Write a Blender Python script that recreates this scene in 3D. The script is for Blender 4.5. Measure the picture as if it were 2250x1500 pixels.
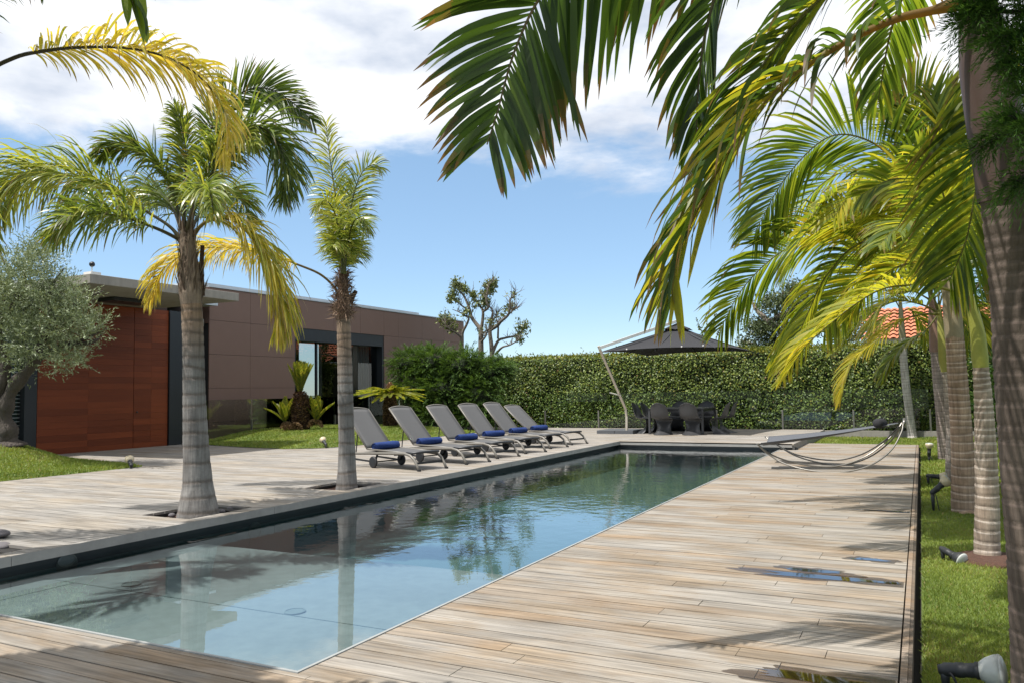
import bpy, math, random
import numpy as np
from mathutils import Matrix, Vector
from math import radians as R, sin, cos, pi

for o in list(bpy.data.objects):
    bpy.data.objects.remove(o)
sc = bpy.context.scene
col = sc.collection
rng = np.random.default_rng(7)
random.seed(7)

# ------------------------------------------------------------------ camera, world, sun
F, PW, PH = 1740.0, 2250.0, 1500.0
CAM = np.array([0.0, 0.0, 1.43])
_p, _y, _r = R(3.57), R(27.213), R(-0.93)
FW = np.array([-sin(_y) * cos(_p), cos(_y) * cos(_p), sin(_p)])
_rt = np.array([cos(_y), sin(_y), 0.0])
_up = np.cross(_rt, FW)
RT = _rt * cos(_r) + _up * sin(_r)
UP = -_rt * sin(_r) + _up * cos(_r)
cam = bpy.data.cameras.new('camera')
cam.sensor_width = 36.0
cam.lens = F / PW * 36.0
cam.clip_start, cam.clip_end = 0.05, 3000.0
co = bpy.data.objects.new('camera', cam)
col.objects.link(co)
co.matrix_world = Matrix(((RT[0], UP[0], -FW[0], CAM[0]), (RT[1], UP[1], -FW[1], CAM[1]),
                          (RT[2], UP[2], -FW[2], CAM[2]), (0, 0, 0, 1)))
sc.camera = co

SUN = np.array([0.28, 0.38, -1.0])          # travel direction of sunlight
SUN /= np.linalg.norm(SUN)
sl = bpy.data.lights.new('sun', 'SUN')
sl.energy, sl.angle, sl.color = 5.0, R(0.53), (1.0, 0.965, 0.915)
so = bpy.data.objects.new('sun', sl)
col.objects.link(so)
so.rotation_euler = Vector(SUN).to_track_quat('-Z', 'Y').to_euler()

sc.view_settings.view_transform = 'Standard'
sc.view_settings.look = 'None'
sc.view_settings.exposure = 0.42
sc.view_settings.gamma = 1.0
sc.render.engine = 'CYCLES'
sc.cycles.max_bounces = 8
sc.cycles.transparent_max_bounces = 12
sc.cycles.use_denoising = True

w = bpy.data.worlds.new('World')
sc.world = w
w.use_nodes = True
nt = w.node_tree
nt.nodes.clear()
def N(t, tree=None, **kw):
    n = (tree or nt).nodes.new(t)
    for k, v in kw.items():
        setattr(n, k, v)
    return n
def mth(tree, op, a, b=None, c=None, clamp=False):
    n = tree.nodes.new('ShaderNodeMath')
    n.operation = op
    n.use_clamp = clamp
    for i, v in enumerate((a, b, c)):
        if v is None:
            continue
        if isinstance(v, (int, float)):
            n.inputs[i].default_value = v
        else:
            tree.links.new(v, n.inputs[i])
    return n.outputs[0]
sky = N('ShaderNodeTexSky', sky_type='NISHITA', sun_disc=False)
sky.sun_elevation = math.asin(-SUN[2])
sky.sun_rotation = math.atan2(-SUN[0], -SUN[1]) % (2 * pi)
sky.air_density, sky.dust_density, sky.ozone_density = 0.85, 0.1, 2.5
tc = N('ShaderNodeTexCoord')
sep = N('ShaderNodeSeparateXYZ')
nt.links.new(tc.outputs['Generated'], sep.inputs[0])
mp = N('ShaderNodeMapping')
mp.inputs['Scale'].default_value = (1.0, 1.0, 2.3)
mp.inputs['Location'].default_value = (0.35, 0.1, 0.0)
nt.links.new(tc.outputs['Generated'], mp.inputs[0])
n1 = N('ShaderNodeTexNoise')
n1.inputs['Scale'].default_value = 3.0
n1.inputs['Detail'].default_value = 9.0
n1.inputs['Roughness'].default_value = 0.58
n1.inputs['Distortion'].default_value = 0.25
nt.links.new(mp.outputs[0], n1.inputs['Vector'])
n2 = N('ShaderNodeTexNoise')
n2.inputs['Scale'].default_value = 5.5
n2.inputs['Detail'].default_value = 6.0
n2.inputs['Roughness'].default_value = 0.5
nt.links.new(mp.outputs[0], n2.inputs['Vector'])
# cloud cover grows with height above the horizon: clear and blue low down, cloudy above about 16 degrees
cover = mth(nt, 'SUBTRACT', sep.outputs[2], 0.285)
cover = mth(nt, 'MULTIPLY', cover, 3.6)
cover = mth(nt, 'MINIMUM', cover, 0.25)
dens = mth(nt, 'ADD', n1.outputs['Fac'], cover)
mr = N('ShaderNodeMapRange', interpolation_type='SMOOTHSTEP')
mr.inputs['From Min'].default_value, mr.inputs['From Max'].default_value = 0.46, 0.63
nt.links.new(dens, mr.inputs['Value'])
low = N('ShaderNodeMapRange', interpolation_type='SMOOTHSTEP')
low.inputs['From Min'].default_value, low.inputs['From Max'].default_value = 0.02, 0.16
nt.links.new(sep.outputs[2], low.inputs['Value'])
fac = mth(nt, 'MULTIPLY', mr.outputs[0], low.outputs[0])
cr = N('ShaderNodeValToRGB')
cr.color_ramp.elements[0].position, cr.color_ramp.elements[0].color = 0.34, (3.7, 4.1, 4.8, 1)
cr.color_ramp.elements[1].position, cr.color_ramp.elements[1].color = 0.52, (6.3, 6.4, 6.6, 1)
nt.links.new(n2.outputs['Fac'], cr.inputs[0])
mx = N('ShaderNodeMix', data_type='RGBA')
nt.links.new(fac, mx.inputs[0])
pale = N('ShaderNodeMix', data_type='RGBA')   # thin high veil evening out the blue
pale.inputs[0].default_value = 0.40
pale.inputs[7].default_value = (2.25, 3.70, 5.15, 1)
nt.links.new(sky.outputs[0], pale.inputs[6])
nt.links.new(pale.outputs[2], mx.inputs[6])
nt.links.new(cr.outputs[0], mx.inputs[7])
bg = N('ShaderNodeBackground')
bg.inputs['Strength'].default_value = 0.135
nt.links.new(mx.outputs[2], bg.inputs[0])
wo = N('ShaderNodeOutputWorld')
nt.links.new(bg.outputs[0], wo.inputs[0])

# ------------------------------------------------------------------ helpers
def ray(px, py):
    return FW + RT * (px - PW / 2) / F - UP * (py - PH / 2) / F
def gz(px, py, z=0.14):
    d = ray(px, py)
    return CAM + d * (z - CAM[2]) / d[2]
def gx(px, py, X):
    d = ray(px, py)
    return CAM + d * X / d[0]
def gy(px, py, Y):
    d = ray(px, py)
    return CAM + d * Y / d[1]
def gd(px, py, D):
    return CAM + ray(px, py) * D
def depth(P):
    return float((np.asarray(P, float) - CAM) @ FW)
def nrm(a):
    return a / np.maximum(np.linalg.norm(a, axis=-1, keepdims=True), 1e-9)

def tag(o, label=None, cat=None, group=None, kind=None):
    if label: o['label'] = label
    if cat: o['category'] = cat
    if group: o['group'] = group
    if kind: o['kind'] = kind
    return o
def thing(name, label, cat, loc=(0, 0, 0), group=None):
    o = bpy.data.objects.new(name, None)
    o.empty_display_size = 0.2
    col.objects.link(o)
    o.location = [float(v) for v in loc]
    return tag(o, label, cat, group)
def copy_tree(o, parent=None):
    c = o.copy()
    col.objects.link(c)
    if parent is not None:
        c.parent = parent
    for ch in list(o.children):
        copy_tree(ch, c)
    return c
def world_loc(o):
    v = np.zeros(3)
    while o is not None:
        v += np.array(o.location)
        if o.parent is not None:
            v += np.array(o.matrix_parent_inverse.translation)
        o = o.parent
    return v
def link(name, me, mat, parent):
    if mat is not None:
        me.materials.append(mat)
    o = bpy.data.objects.new(name, me)
    col.objects.link(o)
    if parent is not None:
        o.parent = parent
        o.matrix_parent_inverse = Matrix.Translation([-float(v) for v in world_loc(parent)])
    return o

class MB:
    """collects shapes into one mesh"""
    def __init__(s):
        s.V, s.F, s.C, s.n = [], [], [], 0
    def add(s, V, Fs, c=(1, 1, 1)):
        V = np.asarray(V, float).reshape(-1, 3)
        s.V.append(V)
        if len(Fs):
            c = np.asarray(c, float)
            for i, f in enumerate(Fs):
                s.F.append([int(j) + s.n for j in f])
                s.C.append(c if c.ndim == 1 else c[i])
        s.n += len(V)
        return s
    def box(s, x0, x1, y0, y1, z0, z1, c=(1, 1, 1)):
        V = [(x0, y0, z0), (x1, y0, z0), (x1, y1, z0), (x0, y1, z0), (x0, y0, z1), (x1, y0, z1), (x1, y1, z1), (x0, y1, z1)]
        return s.add(V, [(3, 2, 1, 0), (4, 5, 6, 7), (0, 1, 5, 4), (1, 2, 6, 5), (2, 3, 7, 6), (3, 0, 4, 7)], c)
    def bar(s, a, b, wx, wz, c=(1, 1, 1), upv=(0, 0, 1)):
        a, b = np.array(a, float), np.array(b, float)
        t = nrm(b - a)
        sd = np.cross(t, upv)
        if np.linalg.norm(sd) < 1e-4: sd = np.cross(t, (1, 0, 0))
        sd = nrm(sd)
        u = np.cross(sd, t)
        V = [p + sd * i * wx / 2 + u * j * wz / 2 for p in (a, b) for i, j in ((-1, -1), (1, -1), (1, 1), (-1, 1))]
        return s.add(V, [(0, 1, 2, 3), (7, 6, 5, 4), (0, 4, 5, 1), (1, 5, 6, 2), (2, 6, 7, 3), (3, 7, 4, 0)], c)
    def tube(s, path, r, seg=10, c=(1, 1, 1), cap=True):
        P = np.asarray(path, float)
        n = len(P)
        r = np.broadcast_to(np.asarray(r, float), (n,))
        T = nrm(np.gradient(P, axis=0))
        a = np.cross(T[0], (0, 0, 1.0))
        if np.linalg.norm(a) < 0.05: a = np.cross(T[0], (1.0, 0, 0))
        S = [nrm(a)]
        for i in range(1, n):
            v = S[-1] - T[i] * (S[-1] @ T[i])
            S.append(nrm(v))
        S = np.array(S)
        B = np.cross(T, S)
        th = np.linspace(0, 2 * pi, seg, endpoint=False)
        V = (P[:, None] + r[:, None, None] * (np.cos(th)[None, :, None] * S[:, None] + np.sin(th)[None, :, None] * B[:, None])).reshape(-1, 3)
        Fs = []
        for i in range(n - 1):
            for k in range(seg):
                k2 = (k + 1) % seg
                Fs.append((i * seg + k, i * seg + k2, (i + 1) * seg + k2, (i + 1) * seg + k))
        if cap:
            Fs.append(tuple(range(seg))[::-1])
            Fs.append(tuple((n - 1) * seg + k for k in range(seg)))
        return s.add(V, Fs, c)
    def lathe(s, prof, base=(0, 0, 0), axis=(0, 0, 1), seg=20, c=(1, 1, 1)):
        ax = nrm(np.array(axis, float))
        path = [np.array(base, float) + ax * h for r, h in prof]
        a = np.cross(ax, (0, 0, 1.0))
        if np.linalg.norm(a) < 0.05: a = np.array((1.0, 0, 0))
        S = nrm(a)
        B = np.cross(ax, S)
        th = np.linspace(0, 2 * pi, seg, endpoint=False)
        V = np.concatenate([p + r * (np.cos(th)[:, None] * S + np.sin(th)[:, None] * B) for p, (r, h) in zip(path, prof)])
        Fs = [(i * seg + k, i * seg + (k + 1) % seg, (i + 1) * seg + (k + 1) % seg, (i + 1) * seg + k) for i in range(len(prof) - 1) for k in range(seg)]
        if prof[0][0] > 1e-4: Fs.append(tuple(range(seg))[::-1])
        if prof[-1][0] > 1e-4: Fs.append(tuple((len(prof) - 1) * seg + k for k in range(seg)))
        return s.add(V, Fs, c)
    def build(s, name, mat, parent=None, smooth=False, bevel=0.0, colors=False):
        me = bpy.data.meshes.new(name)
        me.from_pydata(np.concatenate(s.V).tolist(), [], s.F)
        if colors:
            at = me.attributes.new('Col', 'FLOAT_COLOR', 'FACE')
            C = np.concatenate([np.array(s.C, float), np.ones((len(s.C), 1))], 1)
            at.data.foreach_set('color', C.astype(np.float32).ravel())
        if smooth:
            me.polygons.foreach_set('use_smooth', [True] * len(me.polygons))
        me.update()
        o = link(name, me, mat, parent)
        if bevel:
            b = o.modifiers.new('edge', 'BEVEL')
            b.width, b.segments, b.limit_method, b.angle_limit = bevel, 2, 'ANGLE', R(40)
        return o

class QB:
    """large quad clouds (leaves, blades) as one mesh, colour per face"""
    def __init__(s):
        s.V, s.Q, s.C, s.n = [], [], [], 0
    def add(s, V, Q, C):
        s.V.append(V.reshape(-1, 3)); s.Q.append(Q.reshape(-1, 4) + s.n); s.C.append(C.reshape(-1, 3))
        s.n += len(s.V[-1])
    def leaves(s, P, D, Nv, l, wd, C, mid=0.45):
        n = len(P)
        D = nrm(D)
        Wv = nrm(np.cross(D, Nv))
        l = np.broadcast_to(np.asarray(l, float), (n,))[:, None]
        wd = np.broadcast_to(np.asarray(wd, float), (n,))[:, None]
        V = np.stack([P, P + D * l * mid + Wv * wd / 2, P + D * l, P + D * l * mid - Wv * wd / 2], 1)
        s.add(V, np.arange(4 * n).reshape(n, 4), C)
    def strips(s, P, Hw, C):
        """P (n,k,3) centre lines, Hw (n,k,3) half-width vectors, C (n,k-1,3)"""
        n, k = P.shape[:2]
        V = np.stack([P - Hw, P + Hw], 2)
        idx = np.arange(n * k * 2).reshape(n, k, 2)
        Q = np.stack([idx[:, :-1, 0], idx[:, :-1, 1], idx[:, 1:, 1], idx[:, 1:, 0]], -1)
        s.add(V, Q, C)
    def build(s, name, mat, parent=None, smooth=False):
        V = np.concatenate(s.V).astype(np.float32)
        Q = np.concatenate(s.Q).astype(np.int32)
        C = np.concatenate(s.C)
        me = bpy.data.meshes.new(name)
        me.vertices.add(len(V)); me.vertices.foreach_set('co', V.ravel())
        me.loops.add(Q.size); me.loops.foreach_set('vertex_index', Q.ravel())
        me.polygons.add(len(Q))
        me.polygons.foreach_set('loop_start', np.arange(0, Q.size, 4, dtype=np.int32))
        at = me.attributes.new('Col', 'FLOAT_COLOR', 'FACE')
        at.data.foreach_set('color', np.concatenate([C, np.ones((len(C), 1))], 1).astype(np.float32).ravel())
        if smooth:
            me.polygons.foreach_set('use_smooth', [True] * len(Q))
        me.update(); me.validate()
        return link(name, me, mat, parent)

# ------------------------------------------------------------------ materials
def mat(name, c=(0.5, 0.5, 0.5), rough=0.6, metal=0.0, attr=False, noise=None, bump=None, spec=0.5, trans=0.0, tcol=1.3, coat=0.0, streak=None):
    """noise=(scale, amount[, stretch xyz]) varies the colour; bump=(scale, strength, dist[, stretch])"""
    m = bpy.data.materials.new(name)
    m.use_nodes = True
    t = m.node_tree
    b = t.nodes['Principled BSDF']
    b.inputs['Roughness'].default_value = rough
    b.inputs['Metallic'].default_value = metal
    b.inputs['Specular IOR Level'].default_value = spec
    b.inputs['Coat Weight'].default_value = coat
    tcx = t.nodes.new('ShaderNodeTexCoord')
    def noi(scale, stretch=(1, 1, 1), detail=6):
        mpn = t.nodes.new('ShaderNodeMapping')
        mpn.inputs['Scale'].default_value = stretch
        t.links.new(tcx.outputs['Object'], mpn.inputs[0])
        n = t.nodes.new('ShaderNodeTexNoise')
        n.inputs['Scale'].default_value = scale
        n.inputs['Detail'].default_value = detail
        n.inputs['Roughness'].default_value = 0.6
        t.links.new(mpn.outputs[0], n.inputs['Vector'])
        return n.outputs['Fac']
    if attr:
        a = t.nodes.new('ShaderNodeAttribute')
        a.attribute_name = 'Col'
        base = a.outputs['Color']
    else:
        rgb = t.nodes.new('ShaderNodeRGB')
        rgb.outputs[0].default_value = (*c, 1)
        base = rgb.outputs[0]
    for nz in (noise, streak):
        if nz is None:
            continue
        f = noi(nz[0], nz[2] if len(nz) > 2 else (1, 1, 1))
        k = mth(t, 'MULTIPLY_ADD', f, 2.0 * nz[1], 1.0 - nz[1])
        vm = t.nodes.new('ShaderNodeVectorMath')
        vm.operation = 'SCALE'
        t.links.new(base, vm.inputs[0])
        t.links.new(k, vm.inputs['Scale'])
        base = vm.outputs[0]
    t.links.new(base, b.inputs['Base Color'])
    if bump:
        f = noi(bump[0], bump[3] if len(bump) > 3 else (1, 1, 1))
        bn = t.nodes.new('ShaderNodeBump')
        bn.inputs['Strength'].default_value = bump[1]
        bn.inputs['Distance'].default_value = bump[2]
        t.links.new(f, bn.inputs['Height'])
        t.links.new(bn.outputs[0], b.inputs['Normal'])
    if trans:
        tr = t.nodes.new('ShaderNodeBsdfTranslucent')
        vm = t.nodes.new('ShaderNodeVectorMath')
        vm.operation = 'MULTIPLY'
        t.links.new(base, vm.inputs[0])
        vm.inputs[1].default_value = (tcol * 1.08, tcol, tcol * 0.5)
        t.links.new(vm.outputs[0], tr.inputs[0])
        ms = t.nodes.new('ShaderNodeMixShader')
        ms.inputs[0].default_value = trans
        t.links.new(b.outputs[0], ms.inputs[1])
        t.links.new(tr.outputs[0], ms.inputs[2])
        t.links.new(ms.outputs[0], t.nodes['Material Output'].inputs['Surface'])
    return m

def glassy(name, tint, ior=1.45, boost=1.0, rough=0.0, bump=None):
    m = bpy.data.materials.new(name)
    m.use_nodes = True
    t = m.node_tree
    t.nodes.remove(t.nodes['Principled BSDF'])
    fr = t.nodes.new('ShaderNodeFresnel')
    fr.inputs['IOR'].default_value = ior
    tr = t.nodes.new('ShaderNodeBsdfTransparent')
    tr.inputs[0].default_value = (*tint, 1)
    gl = t.nodes.new('ShaderNodeBsdfGlossy')
    gl.inputs['Roughness'].default_value = rough
    gl.inputs['Color'].default_value = (0.95, 0.97, 1.0, 1)
    k = mth(t, 'MULTIPLY', fr.outputs[0], boost, clamp=True)
    ms = t.nodes.new('ShaderNodeMixShader')
    t.links.new(k, ms.inputs[0])
    t.links.new(tr.outputs[0], ms.inputs[1])
    t.links.new(gl.outputs[0], ms.inputs[2])
    t.links.new(ms.outputs[0], t.nodes['Material Output'].inputs['Surface'])
    if bump:
        bump(t, fr, gl)
    return m

def water_bump(t, fr, gl):
    tcx = t.nodes.new('ShaderNodeTexCoord')
    mpn = t.nodes.new('ShaderNodeMapping')
    mpn.inputs['Scale'].default_value = (1.0, 1.0, 1.0)
    mpn.inputs['Rotation'].default_value = (0, 0, R(20))
    t.links.new(tcx.outputs['Object'], mpn.inputs[0])
    n = t.nodes.new('ShaderNodeTexNoise')
    n.inputs['Scale'].default_value = 6.5
    n.inputs['Detail'].default_value = 3.0
    n.inputs['Roughness'].default_value = 0.5
    t.links.new(mpn.outputs[0], n.inputs['Vector'])
    big = t.nodes.new('ShaderNodeTexNoise')
    big.inputs['Scale'].default_value = 1.3
    t.links.new(tcx.outputs['Object'], big.inputs['Vector'])
    sx = t.nodes.new('ShaderNodeSeparateXYZ')
    t.links.new(tcx.outputs['Object'], sx.inputs[0])
    # a breeze ruffles the middle of the pool, the near end lies almost still
    mrn = t.nodes.new('ShaderNodeMapRange')
    mrn.interpolation_type = 'SMOOTHSTEP'
    mrn.inputs['From Min'].default_value, mrn.inputs['From Max'].default_value = 4.5, 9.0
    mrn.inputs['To Min'].default_value, mrn.inputs['To Max'].default_value = 0.10, 1.0
    t.links.new(sx.outputs[1], mrn.inputs['Value'])
    k = mth(t, 'MULTIPLY', mrn.outputs[0], mth(t, 'MULTIPLY_ADD', big.outputs['Fac'], 1.6, -0.25, clamp=True))
    h = mth(t, 'MULTIPLY', n.outputs['Fac'], k)
    bn = t.nodes.new('ShaderNodeBump')
    bn.inputs['Strength'].default_value = 1.0
    bn.inputs['Distance'].default_value = 0.0055
    t.links.new(h, bn.inputs['Height'])
    t.links.new(bn.outputs[0], gl.inputs['Normal'])
    t.links.new(bn.outputs[0], fr.inputs['Normal'])

M = {}
M['deck'] = mat('weathered_deck', attr=True, rough=0.72, noise=(2.2, 0.55, (0.6, 2.0, 1)), streak=(42.0, 0.95, (0.04, 1.0, 1)), bump=(60.0, 0.35, 0.004, (0.05, 1, 1)), spec=0.3)
M['deck_shade_base'] = mat('deck_gap_shade', (0.014, 0.012, 0.010), 0.9)  # near-black sheet under the boards, stands in for shade in the gaps
M['coping'] = mat('grey_coping', (0.23, 0.22, 0.205), 0.8, noise=(5.0, 0.35), bump=(30, 0.3, 0.004))
M['tile_dark'] = mat('dark_pool_tile', (0.016, 0.020, 0.021), 0.5, noise=(8, 0.3))
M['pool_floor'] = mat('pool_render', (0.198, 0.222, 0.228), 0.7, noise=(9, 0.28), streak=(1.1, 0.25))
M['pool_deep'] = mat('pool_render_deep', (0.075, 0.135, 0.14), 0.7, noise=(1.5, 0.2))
M['water'] = glassy('pool_water', (0.80, 0.89, 0.88), 1.33, 1.55, 0.0, water_bump)
M['puddle'] = glassy('puddle_water', (0.42, 0.37, 0.31), 1.33, 1.6, 0.03)
M['wet'] = glassy('wet_timber_film', (0.55, 0.50, 0.45), 1.2, 1.0, 0.25)
M['glass'] = glassy('clear_glass', (0.88, 0.925, 0.90), 1.40, 1.0)
M['window'] = glassy('window_glass', (0.50, 0.55, 0.54), 1.5, 1.5)
M['ground'] = mat('ground_soil', (0.07, 0.085, 0.035), 0.95, noise=(0.8, 0.4))
M['lawn'] = mat('lawn_turf', (0.105, 0.145, 0.028), 0.9, noise=(14, 0.5), streak=(1.2, 0.3), bump=(90, 0.8, 0.02))
M['grass'] = mat('grass_blade', attr=True, rough=0.5, trans=0.3, tcol=1.3, spec=0.3)
M['leaf'] = mat('leaf_green', attr=True, rough=0.40, trans=0.5, tcol=2.2, spec=0.4)
M['feather'] = mat('feather_leaf', attr=True, rough=0.33, trans=0.40, tcol=1.9, spec=0.55)
M['conifer'] = mat('conifer_leaf', attr=True, rough=0.6, trans=0.25, tcol=1.5, spec=0.25)
M['ivy'] = mat('ivy_leaf', attr=True, rough=0.45, trans=0.2, tcol=1.6, spec=0.35)
M['olive'] = mat('olive_leaf', attr=True, rough=0.45, trans=0.15, tcol=1.2, spec=0.4)
M['core'] = mat('leaf_shade_core', (0.012, 0.018, 0.007), 0.95)  # near-black filler, paints the shaded hollows inside hedge and shrub
M['trunk'] = mat('palm_trunk', attr=True, rough=0.85, streak=(34, 0.75, (1, 1, 0.07)), noise=(4.5, 0.5), bump=(44, 0.9, 0.012, (1, 1, 0.10)), spec=0.2)
M['shaft'] = mat('crown_shaft', attr=True, rough=0.5, noise=(3, 0.2), streak=(14, 0.12, (1, 1, 0.05)), spec=0.35)
M['bark'] = mat('rough_bark', (0.07, 0.056, 0.045), 0.9, noise=(7, 0.6), bump=(9, 1.0, 0.12, (1, 1, 0.35)))
M['bark_grey'] = mat('grey_bark', (0.145, 0.12, 0.092), 0.9, noise=(5, 0.35), bump=(14, 0.7, 0.03))
M['fibre'] = mat('palm_fibre', attr=True, rough=0.95, noise=(20, 0.4), spec=0.1)
M['brown'] = mat('brown_panel', (0.178, 0.108, 0.086), 0.62, noise=(2.2, 0.08), bump=(220, 0.15, 0.002), spec=0.35)
M['seam'] = mat('panel_backing', (0.05, 0.035, 0.03), 0.9)
M['concrete'] = mat('raw_concrete', (0.25, 0.232, 0.202), 0.85, noise=(2.0, 0.3), streak=(9, 0.28, (1, 1, 0.12)), bump=(24, 0.3, 0.01))
M['black'] = mat('black_steel', (0.014, 0.016, 0.019), 0.45, noise=(4, 0.2))
M['metal'] = mat('brushed_metal', (0.70, 0.68, 0.64), 0.42, 0.5, noise=(6, 0.1))
M['alu'] = mat('champagne_aluminium', (0.52, 0.47, 0.39), 0.42, 0.55, noise=(6, 0.06))
M['wood'] = mat('red_timber', attr=True, rough=0.45, noise=(2.5, 0.2, (1, 0.6, 4)), streak=(14, 0.22, (1, 0.05, 1)), spec=0.2)
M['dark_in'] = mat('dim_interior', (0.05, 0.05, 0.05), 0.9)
M['curtain'] = mat('grey_curtain', (0.42, 0.41, 0.38), 0.9)
M['sling'] = mat('grey_sling_mesh', (0.088, 0.088, 0.089), 0.75, noise=(260, 0.35), bump=(300, 0.4, 0.002), spec=0.3)
M['frame_grey'] = mat('taupe_powder_coat', (0.15, 0.138, 0.118), 0.42, noise=(9, 0.06), spec=0.5)
M['rubber'] = mat('black_rubber', (0.018, 0.018, 0.02), 0.6)
M['towel'] = mat('navy_terry', (0.026, 0.048, 0.155), 0.95, noise=(60, 0.45), bump=(160, 0.8, 0.006), spec=0.1)
M['plastic'] = mat('charcoal_plastic', (0.048, 0.048, 0.05), 0.38, noise=(30, 0.1), bump=(140, 0.1, 0.002), spec=0.45)
M['canvas'] = mat('black_canvas', (0.030, 0.030, 0.033), 0.85, noise=(70, 0.2), spec=0.25)
M['slate'] = mat('slate_paver', (0.075, 0.08, 0.088), 0.75, noise=(6, 0.2))
M['lamp_body'] = mat('weathered_black_plastic', (0.022, 0.023, 0.025), 0.55, noise=(25, 0.4))
M['lamp_hood'] = mat('aged_cream_plastic', (0.50, 0.42, 0.28), 0.45, noise=(8, 0.2))
M['lens'] = mat('frosted_lens', (0.42, 0.43, 0.40), 0.35, noise=(12, 0.15))
M['stone'] = mat('river_stone', (0.11, 0.10, 0.105), 0.8, noise=(6, 0.25))
M['mulch'] = mat('bark_mulch', (0.085, 0.04, 0.025), 0.95, noise=(30, 0.6), bump=(40, 1.0, 0.03))
M['tile_roof'] = mat('terracotta_tile', (0.50, 0.17, 0.085), 0.8, noise=(4, 0.25))
M['white'] = mat('white_render', (0.72, 0.70, 0.66), 0.8, noise=(2, 0.08))
M['arc'] = mat('dull_steel_arc', (0.24, 0.225, 0.20), 0.35, 0.8, noise=(8, 0.15))
M['hammock'] = mat('grey_hammock_mesh', (0.075, 0.08, 0.092), 0.75, noise=(120, 0.3))

def worn(m, scale, c, amt):
    t = m.node_tree
    b = t.nodes['Principled BSDF']
    src = b.inputs['Base Color'].links[0].from_socket
    tcx = t.nodes.new('ShaderNodeTexCoord')
    mpn = t.nodes.new('ShaderNodeMapping')
    mpn.inputs['Scale'].default_value = (0.55, 1.6, 1)
    t.links.new(tcx.outputs['Object'], mpn.inputs[0])
    n = t.nodes.new('ShaderNodeTexNoise')
    n.inputs['Scale'].default_value, n.inputs['Detail'].default_value, n.inputs['Roughness'].default_value = scale, 8.0, 0.68
    t.links.new(mpn.outputs[0], n.inputs['Vector'])
    r = t.nodes.new('ShaderNodeMapRange')
    r.interpolation_type = 'SMOOTHSTEP'
    r.inputs['From Min'].default_value, r.inputs['From Max'].default_value = 0.43, 0.63
    r.inputs['To Max'].default_value = amt
    t.links.new(n.outputs['Fac'], r.inputs['Value'])
    vm = t.nodes.new('ShaderNodeVectorMath')
    vm.operation = 'MULTIPLY'
    t.links.new(src, vm.inputs[0])
    vm.inputs[1].default_value = c
    x = t.nodes.new('ShaderNodeMix')
    x.data_type = 'RGBA'
    t.links.new(r.outputs[0], x.inputs[0])
    t.links.new(src, x.inputs[6])
    t.links.new(vm.outputs[0], x.inputs[7])
    t.links.new(x.outputs[2], b.inputs['Base Color'])
    return m
M['deck_worn'] = M['deck'].copy()
worn(M['deck_worn'], 1.3, (0.88, 0.745, 0.585), 0.85)
worn(M['deck'], 1.0, (0.98, 0.88, 0.74), 0.6)
def struct(mb, name, m, **k):
    return tag(mb.build(name, m, **k), kind='structure')

# ------------------------------------------------------------------ ground, pool, decks
ZH, ZL = 0.14, 0.0
PX0, PX1, PY0, PY1 = -6.74, -2.93, 3.21, 18.9
g = MB()
xs = [-900, PX0 - 0.3, PX1 + 0.1, 900]
ys = [-900, PY0 - 0.1, PY1 + 0.3, 900]
for i in range(3):
    for j in range(3):
        if i == 1 and j == 1: continue
        g.add([(xs[i], ys[j], -0.16), (xs[i + 1], ys[j], -0.16), (xs[i + 1], ys[j + 1], -0.16), (xs[i], ys[j + 1], -0.16)], [(0, 1, 2, 3)])
struct(g, 'ground', M['ground'])

p = MB()   # pool shell: shallow shelf at the near end, deep basin beyond
SH = 5.94
p.add([(PX0 - 0.12, PY0, -0.10), (PX1, PY0, -0.10), (PX1, SH, -0.10), (PX0 - 0.12, SH, -0.10)], [(0, 1, 2, 3)])
p.add([(PX0 - 0.12, SH, -0.10), (PX1, SH, -0.10), (PX1, SH, -0.48), (PX0 - 0.12, SH, -0.48)], [(3, 2, 1, 0)])
p.add([(PX1, PY0, -0.1), (PX1, PY0, 0), (PX1, SH, 0), (PX1, SH, -0.1)], [(0, 1, 2, 3)])
p.add([(PX0 - 0.12, PY0, -0.1), (PX1, PY0, -0.1), (PX1, PY0, 0), (PX0 - 0.12, PY0, 0)], [(0, 1, 2, 3)])
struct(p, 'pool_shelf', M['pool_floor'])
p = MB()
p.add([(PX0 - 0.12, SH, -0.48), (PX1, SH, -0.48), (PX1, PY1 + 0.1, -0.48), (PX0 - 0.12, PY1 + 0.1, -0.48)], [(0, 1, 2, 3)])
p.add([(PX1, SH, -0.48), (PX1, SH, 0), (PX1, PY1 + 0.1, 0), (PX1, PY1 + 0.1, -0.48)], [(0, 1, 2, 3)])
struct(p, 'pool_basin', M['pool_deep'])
p = MB()
p.box(PX0 - 0.16, PX0 - 0.12, PY0 - 0.02, PY1 + 0.14, -0.055, 0.055)
p.box(PX0 - 0.12, PX1 + 0.4, PY1 + 0.10, PY1 + 0.14, -0.055, 0.055)
struct(p, 'pool_wall', M['tile_dark'])
p = MB()
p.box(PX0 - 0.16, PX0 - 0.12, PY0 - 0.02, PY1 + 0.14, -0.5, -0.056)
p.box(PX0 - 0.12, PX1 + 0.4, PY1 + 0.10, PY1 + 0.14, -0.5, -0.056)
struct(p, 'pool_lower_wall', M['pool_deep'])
p = MB()
p.add([(PX0 - 0.12, PY0, -0.012), (PX1, PY0, -0.012), (PX1, PY1 + 0.1, -0.012), (PX0 - 0.12, PY1 + 0.1, -0.012)], [(0, 1, 2, 3)])
struct(p, 'pool_water', M['water'])
p = MB()   # joint line and tile seams on the shelf floor
p.box(PX0 - 0.1, PX1, 4.27, 4.276, -0.1, -0.097)
p.box(PX0 + 0.42, PX0 + 0.425, PY0, 4.27, -0.1, -0.0975)
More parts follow.
